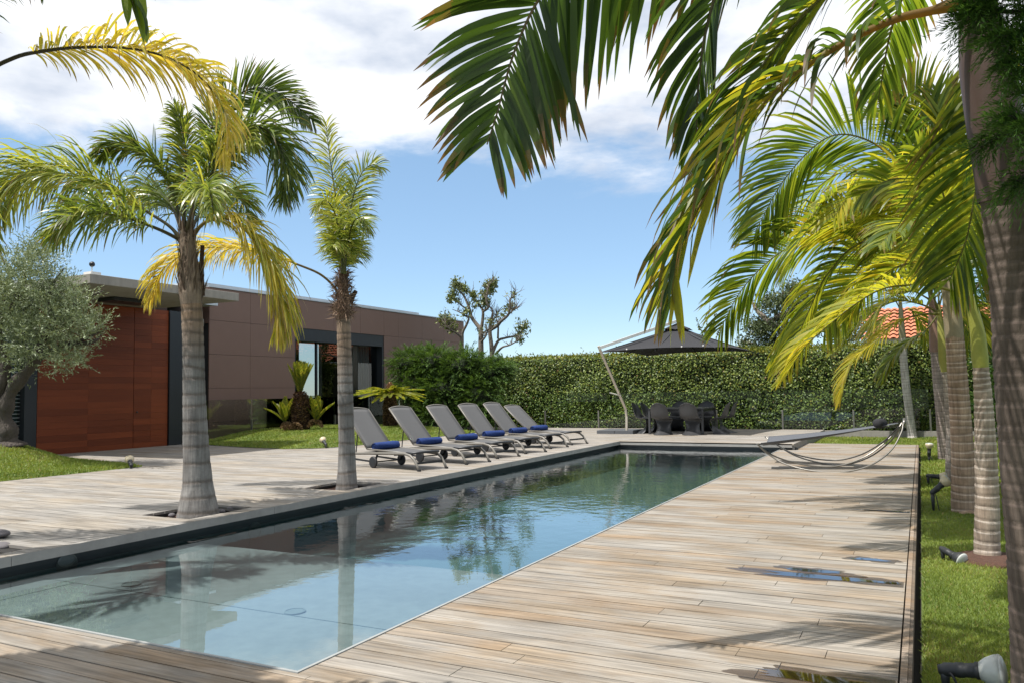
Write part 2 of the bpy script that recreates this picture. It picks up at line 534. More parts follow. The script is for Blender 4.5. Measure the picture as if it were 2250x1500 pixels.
struct(p, 'pool_floor_joint', mat('joint_grey', (0.10, 0.13, 0.13), 0.9))
p = MB()   # slim stainless lip round the overflow edge
p.box(PX1, PX1 + 0.018, PY0 - 0.018, PY1 + 0.3, -0.05, 0.006)
p.box(PX0 - 0.2, PX1, PY0 - 0.018, PY0, -0.05, 0.006)
struct(p, 'overflow_lip', mat('pale_lip', (0.30, 0.31, 0.30), 0.5, 0.1, noise=(5, 0.2)))
p = MB()   # coping faces of the raised deck
Y = -2.0
while Y < 18.9:
    y2 = min(Y + 3.0, PY1)
    p.box(PX0 - 0.045, PX0, Y + 0.002, y2 - 0.002, 0.055, ZH - 0.002)
    Y = y2
X = PX0
while X < -2.66:
    x2 = min(X + 2.05, -2.6)
    p.box(X + 0.002, x2 - 0.002, PY1, PY1 + 0.045, 0.055, ZH - 0.002)
    X = x2
p.box(-2.645, -2.6, PY1 + 0.047, 25.3, -0.1, ZH - 0.002)
struct(p, 'coping', M['coping'])

HOLES = [(-7.66, -6.925, yy - 0.30, yy + 0.42) for yy in (3.73, 6.29, 8.85)]
def boards(mb, x0, x1, y0, y1, z, holes=(), pal=0, wd=0.15, gap=0.0105, th=0.028):
    y = y0
    while y < y1 - 0.02:
        ya, yb = y, min(y + wd - gap, y1)
        spans = [(x0, x1)]
        for hx0, hx1, hy0, hy1 in holes:
            if yb > hy0 and ya < hy1:
                ns = []
                for a, b in spans:
                    if hx0 > a and hx0 < b: ns.append((a, hx0))
                    if hx1 > a and hx1 < b: ns.append((hx1, b))
                    if hx0 <= a and hx1 >= b: pass
                    if hx1 <= a or hx0 >= b: ns.append((a, b))
                spans = ns
        for a, b in spans:
            x = a
            step = random.uniform(0.6, 2.6)
            while x < b - 0.01:
                xe = min(x + step, b)
                if b - xe < 0.35: xe = b
                k = random.random()
                if pal == 0:
                    c = np.array((0.252, 0.234, 0.210)) * random.uniform(0.93, 1.07)
                    c = c * (1 - 0.55 * (k < 0.22) * 1) + np.array((0.24, 0.207, 0.166)) * 0.55 * (k < 0.22)
                else:
                    c = np.array((0.242, 0.216, 0.182)) * random.uniform(0.94, 1.06)
                    if k < 0.35: c = 0.5 * c + 0.5 * np.array((0.262, 0.242, 0.215))
                    elif k > 0.78: c = 0.6 * c + 0.4 * np.array((0.235, 0.172, 0.112))
                dz = random.uniform(-0.0015, 0.0015)
                mb.box(x, xe - 0.004, ya, yb, z - th, z + dz, c)
                x = xe
                step = random.choice((1.9, 2.4, 3.0, 3.6))
        y += wd
d = MB()
boards(d, -12.95, PX0, -2.0, 25.3, ZH, HOLES)
boards(d, -17.86, -12.955, 9.0, 15.9, ZH)
boards(d, -17.86, -12.955, 21.9, 25.3, ZH)
boards(d, PX0 + 0.005, -2.6, PY1 + 0.0, 25.3, ZH)
struct(d, 'raised_deck', M['deck'], colors=True)
d = MB()
boards(d, -9.0, -0.157, -3.0, PY0 - 0.02, ZL, (), 1)
boards(d, PX1 + 0.022, -0.157, PY0 - 0.02, 21.3, ZL, (), 1)
y = -3.0
while y < 21.3:
    c = np.array((0.25, 0.20, 0.155)) * random.uniform(0.85, 1.1)
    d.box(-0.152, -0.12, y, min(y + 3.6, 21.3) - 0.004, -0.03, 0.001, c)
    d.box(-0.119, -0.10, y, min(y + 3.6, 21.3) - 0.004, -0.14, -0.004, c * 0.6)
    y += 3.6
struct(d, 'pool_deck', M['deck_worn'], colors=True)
b = MB()
def base_rects(x0, x1, y0, y1, z, holes):
    ycur = y0
    for hx0, hx1, hy0, hy1 in sorted(holes, key=lambda h: h[2]):
        b.box(x0, x1, ycur, hy0, z - 0.02, z)
        b.box(x0, hx0, hy0, hy1, z - 0.02, z)
        b.box(hx1, x1, hy0, hy1, z - 0.02, z)
        ycur = hy1
    b.box(x0, x1, ycur, y1, z - 0.02, z)
base_rects(-12.95, PX0 - 0.05, -2.0, 25.3, ZH - 0.031, HOLES)
b.box(-17.86, -12.951, 9.0, 15.9, ZH - 0.052, ZH - 0.031)
b.box(-17.86, -12.951, 21.9, 25.3, ZH - 0.052, ZH - 0.031)
b.box(PX0 - 0.049, -2.65, PY1 + 0.05, 25.3, ZH - 0.053, ZH - 0.032)
b.box(-9.0, -0.13, -3.0, PY0 - 0.025, -0.06, -0.032)
b.box(PX1 + 0.02, -0.13, PY0 - 0.0245, 21.3, -0.06, -0.033)
b.box(-0.1, -0.03, -3.0, 21.35, -0.155, -0.12)
struct(b, 'deck_shade_base', M['deck_shade_base'])

# planter pits: timber-lined squares with soil
p = MB()
for hx0, hx1, hy0, hy1 in HOLES:
    p.box(hx0 - 0.01, hx1 + 0.01, hy0 - 0.01, hy1 + 0.01, -0.1, 0.075)
struct(p, 'planter_soil', M['mulch'])

def sstep(x):
    x = np.clip(x, 0, 1)
    return x * x * (3 - 2 * x)
def lump(x, y):
    return 0.5 + 0.25 * np.sin(1.7 * x + 0.6 * y) + 0.25 * np.sin(0.9 * x - 1.9 * y + 1.0)
def h_left(x, y):
    yb = 10.05 + (-12.95 - x) * 0.18
    return 0.142 + 0.50 * sstep((-12.95 - x) / 3.2) * sstep((yb - y) / 1.6) + 0.03 * sstep((-12.95 - x) / 0.3)
def yf(x):
    return np.interp(x, [-17.9, -16.75, -15.2, -13.6, -12.9, -12.55], [15.35, 15.0, 14.6, 14.4, 14.75, 15.4])
def h_back(x, y):
    d = np.minimum(np.minimum((y - yf(x)) / 2.6, (-12.5 - x) / 2.2), (22.3 - y) / 1.5)
    return 0.150 + 0.23 * sstep(d) + 0.02 * sstep(d * 10)
def h_right(x, y):
    return -0.075 + 0.05 * lump(x * 1.2, y * 0.8) * sstep((x + 0.1) / 0.4)
def lawn_grid(xa, xb, y0f, y1f, hf, nx, ny, mb):
    X = np.linspace(xa, xb, nx)
    V = []
    for x in X:
        yy = np.linspace(float(y0f(x)), float(y1f(x)), ny)
        V += [(x, y, float(hf(x, y))) for y in yy]
    Fs = [(i * ny + j, (i + 1) * ny + j, (i + 1) * ny + j + 1, i * ny + j + 1) for i in range(nx - 1) for j in range(ny - 1)]
    mb.add(V, Fs)
lw = MB()
lawn_grid(-19.0, -12.96, lambda x: -2.0, lambda x: 10.05 + (-12.95 - x) * 0.18, h_left, 60, 90, lw)
struct(lw, 'lawn_mound', M['lawn'], smooth=True)
lw = MB()
lawn_grid(-17.88, -12.55, yf, lambda x: 22.2, h_back, 60, 70, lw)
struct(lw, 'lawn_bank', M['lawn'], smooth=True)
lw = MB()
lawn_grid(-0.06, 7.0, lambda x: -3.0, lambda x: 21.35, h_right, 60, 160, lw)
lawn_grid(-2.58, 7.0, lambda x: 21.36, lambda x: 25.25, h_right, 60, 40, lw)
struct(lw, 'lawn', M['lawn'], smooth=True)

def blades(name, X, Y, hf, l, wd, spread=0.8):
    n = len(X)
    P = np.stack([X, Y, hf(X, Y) - 0.004], 1)
    D = np.stack([rng.normal(0, spread, n), rng.normal(0, spread, n), np.full(n, 1.0)], 1)
    Nv = rng.normal(0, 1, (n, 3))
    patch = 0.5 + 0.25 * np.sin(X * 2.1 + 1.3 * np.sin(Y * 1.7)) + 0.25 * np.sin(Y * 2.7 - X * 1.1 + 2 * np.sin(X * 3.1))
    k = np.clip(0.55 * rng.random(n) + 0.5 * patch, 0, 1)[:, None]
    C = np.array((0.075, 0.135, 0.018)) * (1 - k) + np.array((0.29, 0.34, 0.065)) * k
    dry = rng.random(n) < 0.04 + 0.10 * (patch > 0.78)
    C[dry] = np.array((0.28, 0.22, 0.09))
    q = QB()
    q.leaves(P, D, Nv, l * rng.uniform(0.6, 1.3, n), wd, C, 0.3)
    return tag(q.build(name, M['grass']), kind='stuff')
n = 150000
yy = 3.6 + (rng.random(n) ** 1.7) * 9.0
xx = -0.05 + rng.random(n) * (0.75 + 0.12 * yy)
blades('grass', xx, yy, h_right, 0.036, 0.005)
n = 60000
yy = 12 + rng.random(n) * 9.3
xx = -0.05 + rng.random(n) * 2.6
blades('grass', xx, yy, h_right, 0.05, 0.013)
n = 22000
blades('grass', -2.56 + rng.random(n) * 5.0, 21.37 + rng.random(n) * 3.8, h_right, 0.06, 0.018)
n = 60000
xx = -18.5 + rng.random(n) * 5.54
yy = 6.0 + rng.random(n) * (4.05 + (-12.95 - xx) * 0.18)
blades('grass', xx, yy, h_left, 0.05, 0.014)
n = 50000
xx = -17.86 + rng.random(n) * 5.3
yy = yf(xx) + rng.random(n) * (22.2 - yf(xx))
blades('grass', xx, yy, h_back, 0.05, 0.018)

# ------------------------------------------------------------------ house
house = thing('house', 'low modern house with red timber doors, brown cladding and concrete canopy', 'house', (-18.2, 17.0, 0.14))
XB, XW = -18.4, -17.9
m_ = MB()
def panels(mb, y0s, z0s, skip=()):
    for a, b in zip(y0s[:-1], y0s[1:]):
        for c, d in zip(z0s[:-1], z0s[1:]):
            if any(a >= s[0] - 1e-3 and b <= s[1] + 1e-3 and c >= s[2] - 1e-3 and d <= s[3] + 1e-3 for s in skip): continue
            mb.box(XB - 0.04, XB, a + 0.004, b - 0.004, c + 0.004, d - 0.004)
WIN = (20.03, 24.95, 0.10, 3.64)
panels(m_, [16.46, 18.06, 20.03, 22.0, 23.5, 24.95, 25.9, 27.6, 29.3, 31.0], [0.10, 0.66, 1.66, 2.65, 3.64, 4.60], [WIN])
m_.box(-19.6, XB - 0.046, 16.46, 16.52, 3.55, 4.6)
m_.build('wall', M['brown'], house)
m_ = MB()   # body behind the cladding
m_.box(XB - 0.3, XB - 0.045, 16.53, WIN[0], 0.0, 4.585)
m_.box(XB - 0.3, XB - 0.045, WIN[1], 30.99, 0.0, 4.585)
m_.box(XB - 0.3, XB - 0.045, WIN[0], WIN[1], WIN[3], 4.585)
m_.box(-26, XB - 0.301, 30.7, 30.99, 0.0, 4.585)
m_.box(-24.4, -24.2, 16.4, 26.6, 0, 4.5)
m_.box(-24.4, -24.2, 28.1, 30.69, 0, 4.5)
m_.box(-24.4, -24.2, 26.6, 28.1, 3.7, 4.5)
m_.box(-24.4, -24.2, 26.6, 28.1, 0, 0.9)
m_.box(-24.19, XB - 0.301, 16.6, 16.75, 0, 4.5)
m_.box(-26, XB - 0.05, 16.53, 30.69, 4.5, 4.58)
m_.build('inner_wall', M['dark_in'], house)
m_ = MB()
m_.box(-24.19, XB - 0.05, 16.76, 30.69, 0.08, 0.12)
m_.build('inner_floor', mat('inner_floor_tile', (0.16, 0.15, 0.14), 0.4), house)
m_ = MB()   # roof plate with thin metal edge and slim roof panel
m_.box(-26, XB + 0.03, 16.42, 31.02, 4.605, 4.64)
m_.box(-19.6, XB - 0.02, 16.0, 27.4, 4.645, 4.72)
m_.box(-26, -18.0, 9.0, 16.41, 4.02, 4.10)
m_.build('roof', mat('roof_metal', (0.50, 0.52, 0.54), 0.4, 0.4, noise=(4, 0.15)), house)
m_ = MB()   # cantilevered concrete canopy
m_.box(-24.0, -14.8, 10.22, 14.15, 3.73, 3.925)
m_.build('canopy', M['concrete'], house, bevel=0.01)
m_ = MB()
m_.box(-16.9, -16.3, 11.85, 12.9, 3.64, 3.728)
m_.build('soffit_lamp', M['black'], house, bevel=0.01)
def timber(y0, y1, name):
    mb = MB()
    z, row = 0.12, 0
    while z < 3.70:
        z2 = min(z + 0.152, 3.722)
        y = y0
        cut = y0 + (y1 - y0) * 0.5
        for a, b in ((y0, cut), (cut, y1)):
            k = random.random()
            c = np.array((0.21, 0.050, 0.017)) * (1 - k) + np.array((0.145, 0.035, 0.013)) * k
            mb.box(XW - 0.05, XW + random.uniform(-0.002, 0.002), a, b - 0.002, z, z2 - 0.0025, c)
        z = z2
    return mb.build(name, M['wood'], house, colors=True)
dr = timber(11.12, 13.60, 'timber_panel')
dr = timber(13.612, 14.64, 'timber_door')
MB().lathe([(0.02, 0), (0.024, 0.02), (0.001, 0.035)], (XW + 0.003, 13.70, 1.05), (1, 0, 0), 12).build('handle', M['black'], dr)
for cb_ in ((XW - 0.3, XW + 0.05, 14.65, 14.86, 0.1, 3.725), (XW - 0.25, XW + 0.02, 14.862, 15.1, 0.1, 3.724), (XW - 0.3, XW + 0.05, 10.80, 11.0, 0.1, 3.725), (XW - 0.25, XW, 11.002, 11.11, 0.1, 3.724), (-19.0, -18.55, 16.02, 16.36, 0.1, 3.45)):
    MB().box(*cb_).build('column', M['black'], house)
m_ = MB().box(-19.02, -18.53, 16.0, 16.38, 3.452, 3.66)
m_.build('column_cap', M['concrete'], house)
m_ = MB()
m_.box(-20.5, -20.3, 9.0, 16.45, 0.0, 4.0)
m_.box(-20.29, XW - 0.05, 15.101, 15.2, 0.0, 4.0)
m_.box(XW - 0.4, XW - 0.06, 11.0, 14.64, 0.0, 4.0)
m_.build('recess_wall', M['seam'], house)
m_ = MB()   # louvred glazing beside the timber
m_.box(XW - 0.22, XW - 0.18, 8.9, 10.79, 0.1, 3.72)
bl = m_.build('louvre_window', mat('green_glass_sheet', (0.03, 0.05, 0.045), 0.15, noise=(3, 0.3)), house)
m_ = MB()
z = 0.16
while z < 3.6:
    m_.box(XW - 0.16, XW - 0.10, 8.9, 10.79, z, z + 0.012)
    z += 0.085
m_.build('slat', mat('pale_slat', (0.33, 0.36, 0.36), 0.4, 0.3), bl)
# big sliding window
wn = MB()
y0, y1, z0, z1 = WIN
wn.box(XB - 0.34, XB - 0.02, y0 + 0.002, y0 + 0.06, z0, z1 - 0.001)
wn.box(XB - 0.34, XB - 0.02, y1 - 0.10, y1 - 0.002, z0, z1 - 0.001)
wn.box(XB - 0.34, XB - 0.02, y0 + 0.061, y1 - 0.101, z1 - 0.42, z1 - 0.002)
wn.box(XB - 0.34, XB - 0.02, y0 + 0.061, y1 - 0.101, z0, z0 + 0.05)
for yy in (21.35, 22.85, 23.05):
    wn.box(XB - 0.32, XB - 0.24, yy, yy + 0.07, z0 + 0.051, z1 - 0.421)
wn = wn.build('window', M['black'], house)
MB().add([(XB - 0.28, y0 + 0.061, z0 + 0.05), (XB - 0.28, y1 - 0.101, z0 + 0.05), (XB - 0.28, y1 - 0.101, z1 - 0.42), (XB - 0.28, y0 + 0.061, z1 - 0.42)], [(0, 1, 2, 3)]).build('pane', M['window'], wn)
cu = MB()
ny = 90
V = []
for i in range(ny):
    yy = 23.1 + 1.6 * i / (ny - 1)
    xx = XB - 0.55 + 0.05 * sin(i * 0.75)
    V += [(xx, yy, 0.14), (xx, yy, 3.3)]
cu.add(V, [(2 * i, 2 * i + 2, 2 * i + 3, 2 * i + 1) for i in range(ny - 1)])
cu.build('curtain', M['curtain'], wn, smooth=True)
m_ = MB()
m_.box(-18.15, -17.93, 15.12, 24.0, 0.10, 0.17)
m_.build('threshold', M['concrete'], house)

rs = thing('roof_sensor', 'small dark ball sensor on a thin stalk on the canopy corner', 'sensor', (-14.95, 10.36, 3.925))
MB().box(-15.1, -14.86, 10.28, 10.5, 3.926, 3.985).build('base', M['white'], rs)
MB().tube([(-14.98, 10.38, 3.985), (-14.98, 10.38, 4.10)], 0.012, 8).build('stalk', M['metal'], rs)
MB().lathe([(0.001, -0.06), (0.04, -0.045), (0.058, 0), (0.045, 0.04), (0.001, 0.06)], (-14.98, 10.38, 4.15), (0.7, -0.3, 0.3)).build('ball', M['black'], rs, smooth=True)
rs = thing('roof_antenna', 'tiny stubby antenna standing on the canopy edge', 'antenna', (-15.0, 11.9, 3.925))
MB().tube([(-15, 11.9, 3.925), (-15, 11.9, 4.02)], 0.012, 8).build('stalk', M['metal'], rs)
MB().box(-15.03, -14.97, 11.86, 11.94, 4.02, 4.10).build('head', M['black'], rs)

# ------------------------------------------------------------------ glass fences
def glass_fence(name, label, pts, h=1.16):
    t = thing(name, label, 'fence', (pts[0][0], pts[0][1], ZH))
    a, b = np.array(pts[0], float), np.array(pts[1], float)
    L = np.linalg.norm(b - a)
    n = max(1, round(L / 2.02))
    d = (b - a) / L
    for i in range(n):
        s0, s1 = a + d * (L * i / n + 0.02), a + d * (L * (i + 1) / n - 0.02)
        MB().bar((*s0, 0.17 + h / 2 - 0.01), (*s1, 0.17 + h / 2 - 0.01), 0.012, h).build('pane', M['glass'], t)
    for i in range(n + 1):
        s = a + d * L * i / n
        MB().box(s[0] - 0.025, s[0] + 0.025, s[1] - 0.025, s[1] + 0.025, ZH - 0.1, 0.72).build('post', M['arc'], t, bevel=0.004)
    return t
glass_fence('glass_fence', 'frameless glass balustrade in front of the brown clad wall', [(-17.92, 15.75), (-17.92, 25.3)])
glass_fence('glass_fence', 'long frameless glass balustrade along the foot of the ivy hedge', [(-17.8, 25.42), (2.2, 25.42)])
k = MB().box(-17.9, 2.4, 25.32, 25.52, -0.12, 0.115)
struct(k, 'fence_kerb', M['concrete'])

# ------------------------------------------------------------------ hedge
hedge = thing('ivy_hedge', 'tall clipped hedge of small glossy ivy leaves behind the glass balustrade', 'hedge', (-6.0, 26.3, 0))
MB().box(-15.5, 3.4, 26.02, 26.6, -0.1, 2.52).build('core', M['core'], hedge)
q = QB()
n = 60000
P = np.stack([rng.uniform(-15.6, 3.5, n), 25.93 + rng.normal(0, 0.055, n), rng.uniform(0.0, 2.62, n)], 1)
P[:, 1] += 0.05 * np.sin(P[:, 0] * 2.3) * np.sin(P[:, 2] * 3.1)
hz = 0.5 + 0.22 * np.sin(P[:, 0] * 2.9 + 2.0 * np.sin(P[:, 2] * 2.2)) + 0.18 * np.sin(P[:, 2] * 4.7 - P[:, 0] * 1.3) + 0.14 * np.sin(P[:, 0] * 7.3 + P[:, 2] * 6.1)
P = P[rng.random(n) < 0.62 + 0.65 * hz]
hz = 0.5 + 0.22 * np.sin(P[:, 0] * 2.9 + 2.0 * np.sin(P[:, 2] * 2.2)) + 0.18 * np.sin(P[:, 2] * 4.7 - P[:, 0] * 1.3) + 0.14 * np.sin(P[:, 0] * 7.3 + P[:, 2] * 6.1)
P[:, 1] -= 0.10 * (hz - 0.5)
n = len(P)
D = np.stack([rng.normal(0, 0.75, n), -0.35 + rng.normal(0, 0.45, n), -0.55 + rng.normal(0, 0.6, n)], 1)
Nv = np.stack([rng.normal(0, 0.55, n), np.full(n, -0.8), 0.45 + rng.normal(0, 0.5, n)], 1)
k = rng.random(n)[:, None] ** 1.4
C = np.array((0.042, 0.078, 0.017)) * (1 - k) + np.array((0.235, 0.29, 0.06)) * k
br = rng.random(n) < 0.012
C[br] = np.array((0.16, 0.09, 0.04))
yl = rng.random(n) < 0.025 + 0.10 * np.clip((P[:, 2] - 2.2) / 0.4, 0, 1)
C[yl] = np.array((0.24, 0.21, 0.03))
q.leaves(P, D, Nv, rng.uniform(0.05, 0.085, n), rng.uniform(0.04, 0.065, n), C)
n = 9000
P = np.stack([rng.uniform(-15.6, 3.5, n), rng.uniform(25.9, 26.65, n), 2.58 + rng.normal(0, 0.05, n)], 1)
D = np.stack([rng.normal(0, 0.6, n), rng.normal(-0.2, 0.6, n), 0.5 + rng.random(n)], 1)
k = rng.random(n)[:, None]
C = np.array((0.07, 0.10, 0.014)) * (1 - k) + np.array((0.24, 0.24, 0.03)) * k
q.leaves(P, D, rng.normal(0, 1, (n, 3)), rng.uniform(0.06, 0.12, n), 0.05, C)
for i in range(150):   # stray shoots on top
    x, y = rng.uniform(-15, 3), rng.uniform(25.95, 26.3)
    hgt = rng.uniform(0.12, 0.5) * (0.45 if i > 20 else 1)
    m = 9
    P = np.stack([x + rng.normal(0, 0.02, m), y + rng.normal(0, 0.02, m), 2.58 + hgt * np.linspace(0.1, 1, m)], 1)
    D = np.stack([rng.normal(0, 1, m), rng.normal(0, 1, m), rng.uniform(0, 1, m)], 1)
    q.leaves(P, D, rng.normal(0, 1, (m, 3)), 0.07, 0.04, np.tile(np.array((0.15, 0.19, 0.03)), (m, 1)))
q.build('leaves', M['ivy'], hedge)

# ------------------------------------------------------------------ sun loungers and towels
def lounger(label, tilt):
    t = thing('sun_lounger', label, 'sun lounger', (0, 0, 0), 'sun loungers in a row beside the pool')
    Wd = 0.62
    # local axes: +x towards the head, y across
    for yy in (0.0, Wd):
        rail = [(0.0, yy, 0.0), (0.05, yy, 0.09), (0.12, yy, 0.185), (0.22, yy, 0.25), (0.36, yy, 0.275), (0.8, yy, 0.262), (1.3, yy, 0.245), (1.78, yy, 0.225), (1.86, yy, 0.205)]
        MB().tube(rail, 0.023, 12).build('side_rail', M['frame_grey'], t, smooth=True)
        MB().box(-0.024, 0.024, yy - 0.022, yy + 0.022, -0.0, 0.03).build('rubber_foot', M['rubber'], t)
    for cx_, cz_, ct_ in ((0.085, 0.125, 0.035), (1.84, 0.212, 0.03), (0.62, 0.245, 0.03)):
        MB().bar((cx_, 0.0, cz_), (cx_, Wd, cz_), 0.025, ct_).build('crossbar', M['black'], t)
    s0, s1 = 0.10, 1.38
    yi0, yi1 = 0.03, Wd - 0.03
    fr = MB()
    for yy in (yi0, yi1):
        fr.tube([(s1, yy, 0.315), (0.8, yy, 0.298), (0.34, yy, 0.285)], 0.016, 8)
    lip = [(0.34, yi0, 0.285), (0.24, yi0, 0.285), (0.13, yi0 + 0.03, 0.293), (0.10, yi0 + 0.12, 0.30), (0.09, Wd / 2, 0.302), (0.10, yi1 - 0.12, 0.30), (0.13, yi1 - 0.03, 0.293), (0.24, yi1, 0.285), (0.34, yi1, 0.285)]
    fr.build('seat_frame', M['frame_grey'], t, smooth=True)
    MB().tube(lip, 0.021, 8).build('foot_lip', M['black'], t, smooth=True)
    st = MB()
    nx, ny = 14, 7
    V, Fs = [], []
    for i in range(nx):
        x = 0.16 + (s1 - 0.16) * i / (nx - 1)
        z = np.interp(x, [0.1, 0.34, 0.8, s1], [0.302, 0.293, 0.306, 0.322])
        for j in range(ny):
            v = j / (ny - 1)
            V.append((x, yi0 + (yi1 - yi0) * v, z - 0.012 * sin(pi * v)))
    Fs = [(i * ny + j, (i + 1) * ny + j, (i + 1) * ny + j + 1, i * ny + j + 1) for i in range(nx - 1) for j in range(ny - 1)]
    st.add(V, Fs)
    o = st.build('seat', M['sling'], t, smooth=True)
    sm = o.modifiers.new('thick', 'SOLIDIFY'); sm.thickness = 0.008
    a = R(tilt)
    d = np.array((cos(a), 0, sin(a)))
    hb = np.array((s1, 0, 0.315))
    Lb = 1.0
    bf = MB()
    arch = []
    for i in range(13):
        v = i / 12
        arch.append(tuple(hb + d * (Lb - 0.04 + 0.045 * sin(pi * v)) + np.array((0, yi0 + (yi1 - yi0) * v, 0))))
    bf.tube([tuple(hb + np.array((0, yi0, 0)))] + arch + [tuple(hb + np.array((0, yi1, 0)))], 0.017, 8)
    bf.build('backrest_frame', M['frame_grey'], t, smooth=True)
    V = []
    nb = np.array((-d[2], 0, d[0]))
    for i in range(12):
        u = i / 11
        for j in range(ny):
            v = j / (ny - 1)
            top = Lb - 0.055 + 0.045 * sin(pi * v)
            P = hb + d * (0.02 + (top - 0.02) * u) + np.array((0, yi0 + 0.008 + (yi1 - yi0 - 0.016) * v, 0)) + nb * (0.012 - 0.012 * sin(pi * v))
            V.append(P)
    st = MB().add(V, [(i * ny + j, (i + 1) * ny + j, (i + 1) * ny + j + 1, i * ny + j + 1) for i in range(11) for j in range(ny - 1)])
    o = st.build('backrest', M['sling'], t, smooth=True)
    sm = o.modifiers.new('thick', 'SOLIDIFY'); sm.thickness = 0.008
    pt = hb + d * 0.42
    for yy in (0.05, Wd - 0.05):
        MB().tube([(pt[0], yy, pt[2]), (pt[0] + 0.05, yy, 0.24)], 0.010, 8).build('prop_stay', M['black'], t)
    ax = MB().tube([(1.17, 0.03, 0.10), (1.17, Wd - 0.03, 0.10)], 0.012, 8)
    for yy in (0.03, Wd - 0.03):
        ax.bar((1.17, yy, 0.10), (1.80, yy, 0.13), 0.022, 0.03)
        ax.bar((1.17, yy, 0.10), (1.10, yy, 0.25), 0.022, 0.03)
        ax.bar((1.80, yy, 0.13), (1.82, yy, 0.21), 0.022, 0.03)
    ax.build('wheel_axle', M['black'], t)
    for yy in (-0.01, Wd + 0.01):
        wh = MB().lathe([(0.03, -0.022), (0.09, -0.022), (0.10, -0.012), (0.10, 0.012), (0.09, 0.022), (0.03, 0.022)], (1.17, yy, 0.10), (0, 1, 0), 24).build('wheel', M['rubber'], t, smooth=False)
        MB().lathe([(0.001, -0.026), (0.07, -0.024), (0.07, 0.024), (0.001, 0.026)], (1.17, yy, 0.10), (0, 1, 0), 16).build('rim', M['black'], wh)
    return t
feet = [(923, 1034.7), (1027, 1020), (1094.7, 1007.2), (1157, 996.3), (1211, 985.4), (1257.3, 977.2)]
lab = ['grey sun lounger nearest the ringed palm, with its wheel showing', 'second grey sun lounger in from the ringed palm, beside the first',
       'third grey sun lounger counted from the palm by the pool', 'fourth grey sun lounger counted from the palm, third from the far end',
       'fifth grey sun lounger from the palm, next to the last one', 'last grey sun lounger of the row, reclined flatter than the others']
tl = ['rolled navy towel on the first lounger beside the palm', 'rolled navy towel on the second lounger from the palm', 'loosely rolled navy towel with a crease on the third lounger from the palm',
      'rolled navy towel on the fourth lounger from the palm', 'rolled navy towel on the fifth lounger, next to the last', 'rolled navy towel on the flatter lounger at the far end']
def towel(label, seed):
    r_ = random.Random(seed)
    t = thing('rolled_towel', label, 'towel', (0, 0, 0), 'navy towels rolled on the sun loungers')
    mb = MB()
    ny, ns = 26, 22
    V, Fs = [], []
    ph = r_.random() * 6
    for i in range(ny):
        y = -0.28 + 0.56 * i / (ny - 1)
        e = 1 - 0.14 * (abs(y) / 0.28) ** 8
        for k in range(ns):
            a = 2 * pi * k / ns
            rr = 0.073 * e * (1 + 0.05 * sin(3 * a + ph + y * 9) + 0.03 * sin(y * 60 + ph * 3 + 2 * a) + (0.10 * math.exp(-((y - 0.02) / 0.015) ** 2) * -1 if seed == 2 else 0))
            V.append((rr * cos(a) * 1.08, y, max(-0.058, rr * sin(a) * 0.95)))
    Fs = [(i * ns + k, i * ns + (k + 1) % ns, (i + 1) * ns + (k + 1) % ns, (i + 1) * ns + k) for i in range(ny - 1) for k in range(ns)]
    mb.add(V, Fs)
    mb.build('roll', M['towel'], t, smooth=True)
    for sgn in (-1, 1):   # spiral of each rolled end
        sp = MB()
        path = []
        for k in range(40):
            a = k / 39 * 4.2 * pi
            rr = 0.006 + 0.058 * k / 39
            path.append((rr * cos(a + ph), sgn * (0.276 + 0.004 * (1 - k / 39)), rr * sin(a + ph)))
        sp.tube(path, 0.0065, 6)
        sp.build('rolled_end', M['towel'], t, smooth=True)
    return t
TH = 14.0
cells = []
for i, (px, py) in enumerate(feet):
    P = gz(px, py)
    t = lounger(lab[i], 45 if i < 5 else 38) if i in (0, 5) else copy_tree(cells[0])
    t['label'] = lab[i]
    th = TH + (0, -2, 1, 2, 0, 0)[i]
    t.location = P
    t.rotation_euler = (0, 0, R(180 - th))
    cells.append(t)
    # local (x,y) -> world, the near side of the lounger is y = Wd once turned
    t.location = P + np.array((sin(R(180 - th)) * 0.0, 0, 0))
    ex = np.array((cos(R(180 - th)), sin(R(180 - th)), 0))
    ey = np.array((-sin(R(180 - th)), cos(R(180 - th)), 0))
    t.location = P - ey * 0.60
    tw = towel(tl[i], i)
    tw.location = P - ey * 0.60 + ex * (1.21 + (0, 0.03, -0.06, 0.02, 0, 0.02)[i]) + ey * 0.31 + np.array((0, 0, 0.368))
    tw.rotation_euler = (0, 0, R(180 - th + (3, -2, 4, -3, 2, 1)[i]))

# ------------------------------------------------------------------ dining table, chairs, umbrella
tb = thing('dining_table', 'square charcoal outdoor dining table under the black parasol', 'table', (-6.2, 22.85, ZH))
MB().box(-7.0, -5.4, 22.05, 23.65, 0.84, 0.875).build('table_top', M['plastic'], tb, bevel=0.006)
MB().box(-6.94, -5.46, 22.11, 22.15, 0.77, 0.838).box(-6.94, -5.46, 23.55, 23.59, 0.77, 0.838).box(-6.94, -6.90, 22.151, 23.549, 0.77, 0.838).box(-5.5, -5.46, 22.151, 23.549, 0.77, 0.838).build('apron', M['plastic'], tb)
for xx in (-6.99, -5.47):
    for yy in (22.06, 23.58):
        MB().box(xx, xx + 0.06, yy, yy + 0.06, ZH, 0.839).build('leg', M['plastic'], tb, bevel=0.005)

